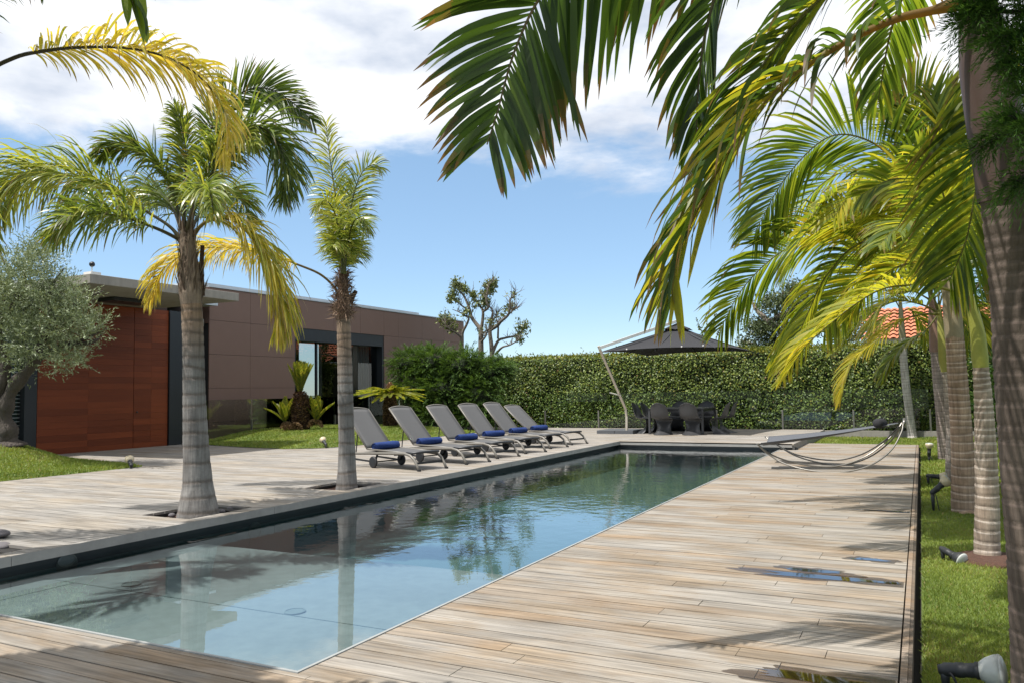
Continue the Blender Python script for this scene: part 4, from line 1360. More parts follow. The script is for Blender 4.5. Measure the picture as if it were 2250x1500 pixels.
frond(t1, PX(D1 + 0.1, (420, 520), (455, 487), (505, 482), (545, 512), (575, 556), (600, 615), (613, 668), (612, 725)), L=0.72, pet=0.12, cols=YEL, kc=(0.35, 0.28), seed=17, **{**k1, 'n': 230, 'plum': 0.25, 'droop': 1.7, 'rc': (0.2, 0.16, 0.04)})
frond(t1, PX(D1, (406, 530), (420, 470, -0.3), (432, 425, -0.7), (448, 408, -1.0), (462, 425, -1.3), (470, 470, -1.5)), L=0.40, pet=0.3, kc=(0.5, 0.22), seed=18, **{**k1, 'n': 100})
frond(t1, PX(D1, (404, 530), (385, 470, 0.4), (360, 430, 0.9), (330, 420, 1.3), (300, 450, 1.6)), L=0.5, pet=0.25, kc=(0.25, 0.2), seed=19, **k1)
frond(t1, PX(D1, (412, 525), (440, 470, 0.5), (480, 430, 1.0), (520, 430, 1.4), (555, 480, 1.7)), L=0.5, pet=0.25, kc=(0.25, 0.2), seed=20, **k1)
frond(t1, PX(D1, (404, 532), (350, 505, -0.25), (280, 480, -0.55), (215, 470, -0.8), (160, 480, -1.0), (120, 520, -1.1)), L=0.5, pet=0.28, kc=(0.4, 0.22), seed=21, **k1)

# ---- slimmer feather palm behind it
B2 = np.array((-7.18, 8.85, 0.06)); D2 = depth((-7.18, 8.85, 1.6))
t2 = thing('feather_palm', 'slimmer feather palm with upright crown, second along the pool edge', 'palm tree', B2, 'feather palms in pits along the pool')
trunk(t2, [B2, gx(762, 1000, -7.18), gx(760, 900, -7.18), gx(757, 790, -7.18), gx(755, 700, -7.18)], [(0, 0.158), (0.06, 0.142), (0.14, 0.125), (0.3, 0.112), (0.6, 0.105), (0.8, 0.10), (1, 0.095)], 0.2, (0.19, 0.18, 0.168), (0.125, 0.11, 0.10), blend=(0.62, 0.85, (0.25, 0.18, 0.13)), seed=8)
fb = QB()
n = 900
hh = rng.random(n)
an = rng.uniform(0, 2 * pi, n)
cc = np.stack([gx(754 - 1 * k, 700 - 105 * k, -7.18) for k in hh])
rad = np.interp(hh, [0, 0.3, 0.6, 1], [0.10, 0.115, 0.08, 0.045])
o3 = np.stack([np.cos(an), np.sin(an), np.zeros(n)], 1)
k = rng.random(n)[:, None]
fb.leaves(cc + o3 * rad[:, None] * 0.9, o3 * 0.6 + np.stack([rng.normal(0, 0.4, n), rng.normal(0, 0.4, n), rng.normal(0.4, 0.9, n)], 1), rng.normal(0, 1, (n, 3)), rng.uniform(0.06, 0.2, n), 0.012, np.array((0.10, 0.065, 0.045)) * (1 - k) + np.array((0.34, 0.24, 0.17)) * k)
fb.build('fibre_collar', M['fibre'], t2)
trunk(t2, [gx(755, 702, -7.18), gx(754, 650, -7.18), gx(753, 600, -7.18), gx(752, 560, -7.18)], [(0, 0.098), (0.3, 0.09), (0.6, 0.06), (1, 0.035)], 0.6, (0.16, 0.10, 0.07), (0.07, 0.045, 0.035), name='boot_sheath', seed=15)
MB().tube([gx(768, 668, -7.15), gx(776, 650, -7.1), gx(782, 640, -7.05)], [0.05, 0.035, 0.03], 8, (0.07, 0.05, 0.04)).build('petiole_stub', M['fibre'], t2, colors=True)
k2 = dict(m='feather', rc=(0.12, 0.13, 0.04), plum=0.4, droop=1.0, wd=0.019, seg=7, twist=0.7, n=95, rr=0.02)
frond(t2, PX(D2, (753, 600), (749, 510), (734, 410), (722, 325), (716, 268)), L=0.42, pet=0.12, kc=(0.62, 0.2), endk=0.25, seed=31, fwd=(25, 60), S0=RT, **{**k2, 'n': 100})
frond(t2, PX(D2 - 0.1, (756, 600), (764, 500), (778, 425), (797, 378), (822, 362), (838, 372)), L=0.42, pet=0.12, kc=(0.6, 0.2), seed=32, fwd=(25, 60), S0=RT, **k2)
frond(t2, PX(D2 - 0.2, (753, 600), (748, 530, -0.1), (736, 470, -0.25), (715, 440, -0.4), (695, 460, -0.5)), L=0.36, pet=0.15, kc=(0.75, 0.15), seed=33, fwd=(25, 55), S0=RT, **k2)
frond(t2, PX(D2 - 0.2, (756, 600), (766, 530, -0.2), (776, 490, -0.4), (795, 480, -0.6), (810, 510, -0.7)), L=0.36, pet=0.15, kc=(0.5, 0.2), seed=34, fwd=(25, 55), S0=RT, **k2)
frond(t2, PX(D2 + 0.2, (754, 600), (752, 520, 0.2), (755, 440, 0.3), (765, 400, 0.6)), L=0.42, pet=0.15, kc=(0.4, 0.2), seed=35, fwd=(25, 60), S0=RT, **k2)
frond(t2, PX(D2, (754, 600), (750, 560, -0.2), (742, 530, -0.5), (730, 540, -0.8)), L=0.38, pet=0.1, kc=(0.6, 0.2), seed=36, fwd=(20, 50), S0=RT, **k2)
frond(t2, PX(D2, (755, 600), (762, 560, 0.2), (775, 545, 0.5), (790, 565, 0.8)), L=0.38, pet=0.1, kc=(0.3, 0.2), seed=37, fwd=(20, 50), S0=RT, **k2)
frond(t2, PX(D2, (750, 668), (738, 636), (705, 604), (655, 582), (600, 562), (520, 546), (440, 546), (392, 566), (352, 600), (332, 660)), L=0.62, pet=0.26, cols=YEL, kc=(0.6, 0.25), seed=38, **{**k2, 'n': 200, 'plum': 0.2, 'droop': 1.9, 'rc': (0.12, 0.09, 0.03)})

# ---- feather palm standing just outside the picture, its old yellow frond reaching in
B0 = np.array((-7.18, 3.73, 0.06)); D0 = depth((-7.18, 3.73, 2.5))
t0 = thing('feather_palm', 'feather palm at the picture edge sending one long yellow frond over the others', 'palm tree', B0, 'feather palms in pits along the pool')
c0_ = np.array((-7.18, 3.73, 3.75))
trunk(t0, [B0, (-7.18, 3.74, 1.0), (-7.19, 3.74, 2.2), (-7.18, 3.73, 3.3)], [(0, 0.20), (0.1, 0.16), (0.3, 0.13), (1, 0.12)], 0.2, (0.26, 0.245, 0.23), (0.19, 0.17, 0.15), seed=9, step=0.03)
trunk(t0, [(-7.18, 3.73, 3.28), (-7.18, 3.73, 3.6), (-7.18, 3.73, 3.95)], [(0, 0.12), (0.3, 0.13), (1, 0.05)], 0.6, (0.17, 0.12, 0.08), (0.08, 0.055, 0.04), name='boot_sheath', step=0.03)
frond(t0, [c0_] + PX(D0, (-40, 172), (30, 128), (100, 112), (180, 104), (280, 106), (360, 124), (430, 162), (482, 222), (500, 285), (488, 345)), L=0.50, pet=0.30, cols=YEL, kc=(0.55, 0.25), seed=41, **{**k1, 'n': 170, 'plum': 0.3, 'droop': 1.5, 'rc': (0.055, 0.05, 0.025), 'base_len': 0.35, 'tip': 0.35})
frond(t0, [c0_] + PX(D0, (-110, 10), (-60, -90), (-5, -105), (55, -85), (95, -40, 0.1)), L=0.5, pet=0.3, kc=(0.1, 0.12), seed=42, **k1)
frond(t0, [c0_] + PX(D0, (-130, 330, 0.2), (-105, 380, 0.4), (-80, 430, 0.5), (-55, 500, 0.6), (-40, 585, 0.6)), L=0.40, pet=0.3, kc=(0.6, 0.25), seed=43, **k1)
frond(t0, [c0_] + PX(D0 - 0.5, (-150, 120), (-160, 20), (-130, -60)), L=0.5, pet=0.2, kc=(0.3, 0.2), seed=44, **k1)
frond(t0, [c0_, (-7.9, 3.4, 4.4), (-8.8, 3.0, 4.5), (-9.5, 2.7, 4.0)], L=0.5, pet=0.2, kc=(0.3, 0.2), seed=45, **k1)
frond(t0, [c0_, (-7.0, 3.1, 4.5), (-6.8, 2.2, 4.7), (-6.7, 1.4, 4.2)], L=0.5, pet=0.2, kc=(0.3, 0.2), seed=46, **k1)

# ---- king palms along the lawn
KG = [np.array(c) for c in ((0.028, 0.055, 0.010), (0.055, 0.10, 0.014), (0.12, 0.165, 0.018), (0.24, 0.26, 0.028), (0.36, 0.31, 0.035))]
kk = dict(rc=(0.15, 0.15, 0.045), cols=KG, seg=5, twist=0.25, plum=0.05, jit=0.06)
def king(label, base, D, path, rads, shaft, srads, c0, c1, sc_, ring=0.11, light=(0.42, 0.36, 0.30), **kw):
    t = thing('king_palm', label, 'palm tree', base, 'king palms along the lawn')
    trunk(t, [np.array(base) + np.array((0, 0, -0.1))] + PX(D, *path), rads, ring, c0, c1, light=light, ringw=0.012, bump=0.006, tilt_amp=0.005, dark=0.35, **kw)
    if shaft:
        trunk(t, PX(D, *shaft), srads, 9, sc_, tuple(np.array(sc_) * 0.7), rings=0, name='crownshaft', m='shaft', step=0.03)
    return t
# closest trunk at the picture's right edge, colours darkened in place of its shade
BE = np.array((0.40, 4.30, -0.06)); DE = depth((0.40, 4.30, 1.4))
tE = king('closest king palm with thick ringed purple grey trunk at the picture edge', BE, DE, [(2288, 1500), (2278, 1250), (2266, 1100), (2247, 800), (2239, 650), (2217, 430)],
          [(0, 0.120), (0.3, 0.118), (0.55, 0.116), (1, 0.118)], [(2217, 436), (2206, 360), (2188, 270), (2165, 140), (2148, 20), (2138, -60)], [(0, 0.128), (0.25, 0.122), (0.6, 0.108), (1, 0.06)],
          (0.115, 0.090, 0.072), (0.07, 0.052, 0.040), (0.085, 0.055, 0.045), 0.11, (0.16, 0.12, 0.10), seed=21, seg=36)
ke = {**kk, 'wd': 0.036, 'rr': 0.020, 'seg': 7, 'n': 52}
CE = (2138, -50)
frond(tE, PX(DE, CE, (2000, -215, 0.1), (1750, -300, 0.3), (1480, -235, 0.5), (1290, -120, 0.55), (1190, -10, 0.55), (1130, 115, 0.5), (1092, 250, 0.45), (1070, 318, 0.42)), L=0.84, pet=0.2, droop=0.5, fwd=(20, 58), lift=-0.1, kc=(0.10, 0.12), tip=0.5, seed=51, roll=(0, -80), **{**ke, 'rc': (0.16, 0.13, 0.07), 'n': 84, 'wd': 0.042})
F2 = [(2110, 5), (2048, 24), (1970, 42), (1883, 80), (1818, 116), (1753, 158), (1693, 212), (1636, 282), (1580, 372), (1537, 455), (1497, 545), (1478, 630), (1482, 668)]
frond(tE, PX(DE - 0.25, *F2), L=0.56, pet=0.14, droop=1.7, fwd=(30, 62), lift=0.25, kc=(0.10, 0.14), tip=0.8, seed=52, **{**ke, 'n': 50, 'wd': 0.026, 'rc': (0.22, 0.15, 0.06), 'twist': 0.5, 'plum': 0.2})
frond(tE, PX(DE - 0.28, *F2[4:]), L=0.50, pet=0.0, droop=0.35, fwd=(74, 80), lift=0.05, kc=(0.78, 0.14), tip=0.5, seed=152, base_len=0.9, roll=(-30, -60), **{**ke, 'n': 24, 'wd': 0.026, 'rr': 0.008, 'rc': (0.25, 0.2, 0.08), 'twist': 0.5, 'plum': 0.08})
frond(tE, PX(DE + 0.05, CE, (1980, -190), (1820, -240), (1680, -190), (1595, -70), (1553, 60), (1535, 180), (1530, 290)), L=0.55, pet=0.28, droop=0.9, fwd=(35, 70), kc=(0.12, 0.1), tip=0.4, seed=53, roll=(0, -60), **{**ke, 'n': 52, 'wd': 0.033, 'rc': (0.10, 0.09, 0.03)})
F3 = [CE, (2030, -110), (1930, -110), (1830, -30), (1740, 62), (1662, 165), (1600, 280), (1560, 395)]
frond(tE, PX(DE - 0.1, *F3), L=0.50, pet=0.18, droop=1.1, fwd=(38, 72), kc=(0.2, 0.16), tip=0.5, seed=54, roll=(0, -50), **{**ke, 'n': 40, 'wd': 0.024, 'twist': 0.5})
frond(tE, PX(DE - 0.12, *F3[3:]), L=0.55, pet=0.0, droop=0.2, fwd=(76, 82), lift=0.05, kc=(0.62, 0.2), tip=0.4, seed=154, base_len=0.9, roll=(-40, -60), **{**ke, 'n': 14, 'wd': 0.026, 'rr': 0.008, 'twist': 0.4})
frond(tE, PX(DE + 0.3, (2150, -20), (2190, 90), (2188, 220), (2160, 340), (2140, 440), (2122, 530), (2085, 620)), L=0.52, pet=0.12, droop=0.8, fwd=(30, 55), kc=(0.5, 0.18), seed=55, S0=RT, **{**ke, 'wd': 0.019, 'n': 95, 'rr': 0.012})
frond(tE, PX(DE + 0.3, CE, (2080, -130, 0.3), (2020, -80, 0.8), (1960, 60, 1.2), (1930, 220, 1.4)), L=0.5, pet=0.15, droop=0.8, kc=(0.35, 0.15), seed=56, **{**ke, 'wd': 0.03})
frond(tE, PX(DE, CE, (2250, -200), (2380, -230), (2500, -150), (2580, 0)), L=0.55, pet=0.15, droop=0.8, kc=(0.3, 0.15), seed=57, **ke)
frond(tE, PX(DE, CE, (2130, -220, -0.4), (2100, -330, -1.0), (2050, -400, -1.6)), L=0.6, pet=0.15, droop=0.6, kc=(0.3, 0.15), seed=58, **ke)
# second trunk with the green crownshaft
BD = np.array((0.47, 7.85, -0.06)); DD = depth((0.47, 7.85, 1.4))
tD = king('king palm with white ringed trunk and slim yellow green crownshaft beside the closest trunk', BD, DD, [(2170, 1226), (2169, 1100), (2165, 980), (2161, 880), (2155, 806)],
          [(0, 0.112), (0.15, 0.10), (0.6, 0.085), (1, 0.062)], [(2156, 812), (2153, 785), (2148, 730), (2137, 680), (2126, 640), (2121, 590)], [(0, 0.058), (0.12, 0.066), (0.3, 0.06), (0.6, 0.045), (1, 0.02)],
          (0.33, 0.265, 0.205), (0.21, 0.14, 0.095), (0.26, 0.27, 0.05), 0.10, (0.66, 0.58, 0.50), seed=22)
kd = {**kk, 'wd': 0.027, 'rr': 0.014, 'n': 75}
frond(tD, PX(DD, (2124, 657), (2085, 638), (2040, 628), (2000, 626), (1945, 633), (1896, 657), (1838, 700), (1770, 760), (1722, 832)), L=0.42, pet=0.14, droop=0.75, fwd=(30, 68), kc=(0.74, 0.15), endk=0.15, seed=61, lift=0.35, **kd)
frond(tD, PX(DD, (2128, 660), (2150, 625), (2178, 580), (2205, 520), (2240, 480)), L=0.45, pet=0.3, droop=0.7, kc=(0.55, 0.2), seed=62, **{**kd, 'rc': (0.06, 0.06, 0.025)})
frond(tD, PX(DD, (2121, 640), (2108, 540), (2080, 455), (2030, 405), (1960, 395), (1890, 430)), L=0.5, pet=0.2, droop=0.7, kc=(0.6, 0.2), seed=63, **kd)
frond(tD, PX(DD, (2122, 640), (2122, 520), (2140, 420), (2175, 350)), L=0.48, pet=0.2, droop=0.5, kc=(0.6, 0.2), seed=64, **kd)
frond(tD, PX(DD, (2120, 640), (2095, 560, -0.4), (2050, 500, -0.9), (1990, 490, -1.3), (1930, 540, -1.6)), L=0.45, pet=0.2, droop=0.8, kc=(0.5, 0.2), seed=65, **kd)
# third, stouter reddish trunk
BC = np.array((0.42, 10.66, -0.06)); DC = depth((0.42, 10.66, 1.4))
tC = king('stout reddish brown king palm with pale rings, third trunk from the picture edge', BC, DC, [(2119, 1122), (2115, 1000), (2108, 880), (2102, 800), (2097, 738)],
          [(0, 0.138), (0.1, 0.134), (0.5, 0.116), (1, 0.098)], [(2097, 742), (2093, 690), (2086, 630), (2078, 560), (2075, 520)], [(0, 0.098), (0.2, 0.10), (0.6, 0.07), (1, 0.03)],
          (0.34, 0.24, 0.17), (0.22, 0.13, 0.085), (0.27, 0.22, 0.14), 0.115, (0.62, 0.50, 0.42), seed=23)
kcx = {**kk, 'wd': 0.033, 'rr': 0.018, 'n': 85}
CC = (2075, 530)
frond(tC, PX(DC, CC, (2040, 440), (1985, 370), (1905, 308), (1818, 303), (1727, 390), (1658, 511)), L=0.95, pet=0.2, droop=0.95, fwd=(22, 62), kc=(0.42, 0.15), seed=71, roll=(0, -75), **{**kcx, 'n': 100})
frond(tC, PX(DC - 0.5, CC, (2057, 537), (1970, 508), (1883, 490), (1820, 500), (1775, 516)), L=0.6, pet=0.12, droop=0.15, fwd=(25, 62), kc=(0.85, 0.12), seed=72, roll=(-40, -40), **{**kcx, 'n': 56})
frond(tC, PX(DC + 0.3, CC, (1950, 505), (1830, 505), (1715, 555), (1633, 633), (1582, 725)), L=0.85, pet=0.15, droop=0.9, fwd=(22, 62), kc=(0.42, 0.15), seed=73, roll=(0, -75), **{**kcx, 'n': 100})
frond(tC, PX(DC - 0.3, CC, (1975, 520), (1880, 540), (1812, 612), (1770, 700), (1725, 800)), L=0.8, pet=0.15, droop=1.0, fwd=(22, 62), kc=(0.42, 0.15), endk=0.35, seed=74, roll=(0, -60), **{**kcx, 'n': 95})
frond(tC, PX(DC, CC, (2070, 430), (2045, 310), (2000, 225), (1955, 195)), L=0.8, pet=0.2, droop=0.7, kc=(0.5, 0.2), seed=75, **kcx)
frond(tC, PX(DC, CC, (2085, 420), (2090, 300), (2070, 215)), L=0.8, pet=0.2, droop=0.5, kc=(0.6, 0.2), seed=76, **kcx)
frond(tC, PX(DC, CC, (2110, 440), (2160, 380), (2220, 380)), L=0.8, pet=0.2, droop=0.8, kc=(0.5, 0.2), seed=77, **kcx)
frond(tC, PX(DC, CC, (2020, 440, -0.5), (1950, 400, -1.0), (1880, 420, -1.5), (1830, 480, -1.8)), L=0.75, pet=0.2, droop=0.9, kc=(0.72, 0.15), seed=78, **kcx)
frond(tC, PX(DC, CC, (2040, 450, 0.6), (1990, 420, 1.2), (1930, 450, 1.7), (1890, 520, 2.0)), L=0.75, pet=0.2, droop=0.9, kc=(0.4, 0.2), seed=79, **kcx)
for i, (pp, kc_) in enumerate([([CC, (2020, 470, 0.8), (1940, 400, 1.4), (1850, 380, 1.9), (1770, 440, 2.2), (1710, 530, 2.3)], 0.5), ([CC, (2050, 420, 0.5), (2010, 320, 0.9), (1940, 260, 1.2), (1860, 270, 1.4)], 0.45),
                               ([CC, (2110, 430, 0.4), (2130, 330, 0.7), (2120, 250, 0.9)], 0.6), ([CC, (2000, 510, -0.3), (1920, 470, -0.8), (1840, 460, -1.2), (1770, 510, -1.5), (1730, 590, -1.6)], 0.6),
                               ([CC, (2040, 500, -0.6), (1990, 440, -1.3), (1930, 400, -1.8)], 0.75), ([CC, (2010, 560, 0.5), (1930, 580, 0.9), (1860, 640, 1.2), (1810, 730, 1.3)], 0.55), ([CC, (2120, 480, -0.4), (2165, 440, -0.8), (2215, 460, -1.0)], 0.5)]):
    frond(tC, PX(DC, *pp), L=0.8, pet=0.16, droop=0.8, fwd=(22, 60), kc=(kc_, 0.18), seed=171 + i, roll=(0, -50), **kcx)
for i, (pp, kc_) in enumerate([([(2121, 640), (2085, 560, 0.3), (2030, 510, 0.6), (1960, 520, 0.8), (1900, 580, 0.9)], 0.6), ([(2121, 640), (2130, 540, 0.2), (2150, 460, 0.4), (2190, 430, 0.5)], 0.45), ([(2121, 640), (2090, 520, -0.3), (2070, 420, -0.6), (2020, 330, -0.8)], 0.6), ([(2121, 640), (2060, 590, 0.3), (1990, 580, 0.5), (1920, 620, 0.6), (1870, 690, 0.7)], 0.72)]):
    frond(tD, PX(DD, *pp), L=0.48, pet=0.18, droop=0.75, fwd=(25, 62), kc=(kc_, 0.18), seed=191 + i, roll=(0, -40), **kd)
# fourth, slim with banded green shaft
BB = np.array((0.46, 13.7, -0.06)); DB = depth((0.46, 13.7, 1.4))
tB = king('slim king palm with banded green crownshaft half hidden behind the stout reddish one', BB, DB, [(2094, 1062), (2092, 950), (2086, 870), (2080, 812)],
          [(0, 0.105), (0.2, 0.095), (1, 0.066)], [(2080, 815), (2076, 790), (2070, 740), (2065, 700), (2062, 670)], [(0, 0.075), (0.2, 0.085), (0.6, 0.055), (1, 0.025)],
          (0.33, 0.28, 0.24), (0.22, 0.17, 0.13), (0.30, 0.29, 0.07), 0.12, (0.50, 0.44, 0.38), seed=24)
kb = {**kk, 'wd': 0.032, 'rr': 0.015, 'n': 75}
frond(tB, PX(DB, (2063, 690), (2032, 672), (1980, 661), (1935, 676), (1885, 715), (1840, 765)), L=0.6, pet=0.15, droop=0.8, kc=(0.72, 0.15), seed=81, **kb)
frond(tB, PX(DB - 0.5, (2063, 690), (2020, 692), (1965, 712), (1925, 748), (1880, 785), (1856, 832), (1845, 880)), L=0.5, pet=0.2, droop=0.9, kc=(0.88, 0.12), endk=0.1, seed=82, **kb)
frond(tB, PX(DB + 0.4, (2063, 690), (2030, 730), (1990, 755), (1960, 790), (1942, 830)), L=0.5, pet=0.25, droop=0.9, kc=(0.5, 0.2), seed=83, **kb)
frond(tB, PX(DB, (2063, 690), (2090, 660), (2120, 665), (2140, 705), (2148, 770)), L=0.5, pet=0.2, droop=0.9, kc=(0.6, 0.2), seed=84, **kb)
frond(tB, PX(DB, (2062, 680), (2062, 600), (2040, 530), (2000, 490)), L=0.7, pet=0.2, droop=0.6, kc=(0.6, 0.2), seed=85, **kb)
frond(tB, PX(DB, (2062, 680), (2085, 600), (2120, 550), (2160, 540)), L=0.7, pet=0.2, droop=0.6, kc=(0.6, 0.2), seed=86, **kb)
frond(tB, PX(DB, (2062, 680), (2030, 610), (1970, 570), (1900, 570), (1850, 610)), L=0.7, pet=0.2, droop=0.8, kc=(0.65, 0.2), seed=87, **kb)
# fifth, grey trunk
BA = np.array((0.43, 17.7, -0.06)); DA = depth((0.43, 17.7, 1.4))
tA = king('grey brown king palm standing between the slim banded one and the thin ringed one', BA, DA, [(2078, 1010), (2070, 900), (2062, 820), (2058, 770)],
          [(0, 0.14), (0.2, 0.125), (1, 0.11)], [(2058, 772), (2055, 730), (2050, 690), (2046, 650)], [(0, 0.13), (0.5, 0.10), (1, 0.04)],
          (0.24, 0.20, 0.175), (0.17, 0.12, 0.10), (0.20, 0.12, 0.085), 0.12, (0.34, 0.28, 0.24), seed=25)
ka = {**kk, 'wd': 0.045, 'rr': 0.018, 'n': 50}
for i, (pp, kc_) in enumerate([([(2046, 660), (2020, 590), (1960, 560), (1890, 600), (1840, 680)], 0.6), ([(2046, 660), (2000, 640), (1950, 660), (1910, 720)], 0.7), ([(2046, 660), (2060, 560), (2100, 520), (2150, 560)], 0.5), ([(2046, 660), (2030, 540), (1990, 470)], 0.6), ([(2046, 660), (2080, 640), (2110, 680), (2125, 750)], 0.5)]):
    frond(tA, PX(DA, *pp), L=0.9, pet=0.18, droop=0.8, kc=(kc_, 0.2), seed=90 + i, **ka)
# far thin one
BF = np.array((-0.30, 25.0, -0.06)); DF = depth((-0.30, 25.0, 1.4))
tF = king('thin pale ringed palm leaning by the hedge in the far lawn corner', BF, DF, [(2004, 955), (1996, 890), (1987, 810), (1983, 742)],
          [(0, 0.145), (0.15, 0.112), (1, 0.10)], [(1983, 744), (1980, 700), (1978, 660)], [(0, 0.10), (1, 0.04)], (0.42, 0.39, 0.36), (0.28, 0.25, 0.23), (0.24, 0.22, 0.13), 0.13, (0.58, 0.54, 0.50), seed=26)
for i, (pp, kc_) in enumerate([([(1979, 680), (1950, 640), (1900, 640), (1860, 690)], 0.6), ([(1979, 680), (1985, 620), (2020, 590), (2060, 630)], 0.5), ([(1979, 680), (1960, 600), (1920, 570)], 0.6), ([(1979, 690), (1955, 690), (1930, 720), (1915, 760)], 0.75), ([(1979, 690), (2000, 680), (2025, 710), (2035, 750)], 0.6)]):
    frond(tF, PX(DF, *pp), L=0.9, pet=0.18, droop=0.9, kc=(kc_, 0.2), seed=100 + i, **{**ka, 'n': 44})
# palm beside the camera: one leaf tip hangs into view, the crown shades the near deck corner
BN = np.array((-4.6, 0.7, -0.05))
tN = thing('king_palm', 'king palm beside the viewer with only a green leaf tip hanging in at the top', 'palm tree', BN, 'king palms along the lawn')
trunk(tN, [BN, (-4.72, 0.75, 1.5), (-4.7, 0.75, 3.0)], [(0, 0.13), (0.2, 0.11), (1, 0.10)], 0.13, (0.28, 0.23, 0.2), (0.2, 0.15, 0.12), step=0.03)
trunk(tN, [(-4.7, 0.75, 2.98), (-4.7, 0.75, 3.4), (-4.7, 0.75, 3.75)], [(0, 0.11), (0.4, 0.09), (1, 0.03)], 9, (0.2, 0.2, 0.06), (0.14, 0.14, 0.05), rings=0, name='crownshaft', m='shaft', step=0.03)
cN = np.array((-4.7, 0.75, 3.7))
kn = {**kk, 'wd': 0.05, 'rr': 0.02, 'seg': 6, 'n': 44}
frond(tN, [cN, (-4.3, 1.15, 4.05), (-3.6, 1.6, 3.85)] + PX(3.3, (235, -150), (270, -60), (290, 0), (302, 45)), L=0.40, pet=0.3, droop=1.6, fwd=(40, 84), kc=(0.35, 0.15), seed=111, **{**kn, 'n': 30})
for i, (dx, dy, dz) in enumerate([(-0.9, 1.5, 0), (0.2, 1.75, 0.1), (-1.7, 0.6, 0), (1.6, -0.3, 0), (0.3, -1.7, 0), (-1.3, -1.1, 0.2), (0.9, 1.1, -0.1), (-0.4, 1.3, 0.35), (0.9, 1.5, 0.1), (-1.2, 1.2, 0.1), (1.4, 0.7, 0.1), (-0.3, -1.5, 0.2)]):
    dx, dy = dx * 0.62, dy * 0.62
    frond(tN, [cN, cN + np.array((dx * 0.3, dy * 0.3, 0.40 + dz)), cN + np.array((dx * 0.66, dy * 0.66, 0.42 + dz)), cN + np.array((dx * 0.95, dy * 0.95, -0.05 + dz))], L=0.55, pet=0.10, droop=0.5, kc=(0.3, 0.15), seed=120 + i, **{**kn, 'n': 60, 'wd': 0.055})

# ------------------------------------------------------------------ cycads
def cycad(label, base, h, r, heads, cols, kc):
    t = thing('cycad', label, 'cycad', base, 'cycads on the grass bank')
    base = np.array(base, float)
    q = QB()
    n = 1500
    hh = rng.random(n) * h
    an = rng.uniform(0, 2 * pi, n)
    rr = np.interp(hh / h, [0, 0.15, 0.6, 0.9, 1.0], [r * 1.0, r * 0.95, r, r * 0.75, r * 0.4])
    o3 = np.stack([np.cos(an), np.sin(an), np.zeros(n)], 1)
    k = rng.random(n)[:, None] ** 2
    q.leaves(base + o3 * rr[:, None] * 0.86 + np.stack([0 * hh, 0 * hh, hh], 1), o3 + np.array((0, 0, 0.7)), np.stack([rng.normal(0, .3, n), rng.normal(0, .3, n), np.ones(n)], 1), 0.07, 0.06, np.array((0.05, 0.026, 0.016)) * (1 - k) + np.array((0.30, 0.19, 0.11)) * k)
    tr = q.build('trunk', M['fibre'], t)
    MB().lathe([(r * 0.9, 0), (r * 0.88, h * 0.6), (r * 0.6, h * 0.92), (0.01, h)], base, (0, 0, 1), 16, (0.03, 0.018, 0.012)).build('core', M['fibre'], tr, colors=True)
    for c, nf, Lf, el, spread in heads:
        c = base + np.array(c)
        for i in range(nf):
            a = 2 * pi * (i + rng.random() * 0.6) / nf
            e = R(el + rng.normal(0, spread))
            d = np.array((cos(a) * cos(e), sin(a) * cos(e), sin(e)))
            pts = [c, c + d * Lf * 0.5 + np.array((0, 0, 0.02)), c + d * Lf + np.array((0, 0, -0.10 * Lf * cos(e)))]
            frond(t, pts, n=52, L=0.15, wd=0.024, pet=0.1, droop=0.05, fwd=(30, 55), lift=0.35, cols=cols, kc=kc, seg=3, twist=0.15, rr=0.008, jit=0.08, rc=(0.09, 0.10, 0.03), base_len=0.6)
    return t
CYC = [np.array(c) for c in ((0.035, 0.065, 0.012), (0.085, 0.12, 0.016), (0.20, 0.21, 0.026), (0.32, 0.27, 0.05))]
cy1 = (-16.05, 17.7, float(h_back(-16.05, 17.7)) - 0.02)
tt_ = cycad('stout cycad with a brush of upright fronds and side shoots on the bank', cy1, 1.12, 0.27, [((0, 0, 1.05), 26, 0.98, 72, 9), ((-0.30, -0.30, 0.25), 9, 0.75, 58, 14), ((0.42, 0.20, 0.25), 11, 0.78, 58, 14)], CYC, (0.5, 0.2))
q = QB()
for c, rr_ in (((-0.28, -0.25, 0.08), 0.16), ((0.38, 0.18, 0.1), 0.2), ((0.08, -0.3, 0.06), 0.16), ((-0.1, -0.34, 0.05), 0.13)):
    n = 300
    dv = nrm(rng.normal(0, 1, (n, 3))); dv[:, 2] = np.abs(dv[:, 2])
    k = rng.random(n)[:, None]
    q.leaves(np.array(cy1) + np.array(c) + dv * rr_, dv, rng.normal(0, 1, (n, 3)), 0.06, 0.05, np.array((0.07, 0.04, 0.022)) * (1 - k) + np.array((0.30, 0.2, 0.1)) * k)
q.build('sucker', M['fibre'], tt_)
cy2 = (-14.75, 20.3, float(h_back(-14.75, 20.3)) - 0.02)
tt_ = cycad('flat topped cycad with a wide yellow green rosette and brown cone before the shrub', cy2, 0.98, 0.22, [((0, 0, 0.97), 26, 1.12, 6, 5), ((0, 0, 1.0), 14, 0.7, 20, 6)], CYC, (0.52, 0.2))
q = QB()
n = 420
hh = rng.random(n)
an = rng.uniform(0, 2 * pi, n)
o3 = np.stack([np.cos(an), np.sin(an), np.zeros(n)], 1)
k = rng.random(n)[:, None]
q.leaves(np.array(cy2) + np.array((0, 0, 0.98)) + o3 * (0.19 * (1 - hh) ** 0.7)[:, None] + np.stack([0 * hh, 0 * hh, hh * 0.36], 1), o3 * 0.7 + np.array((0, 0, 1)), o3, 0.08, 0.035, np.array((0.22, 0.12, 0.06)) * (1 - k) + np.array((0.42, 0.27, 0.15)) * k)
q.build('cone', M['fibre'], tt_)

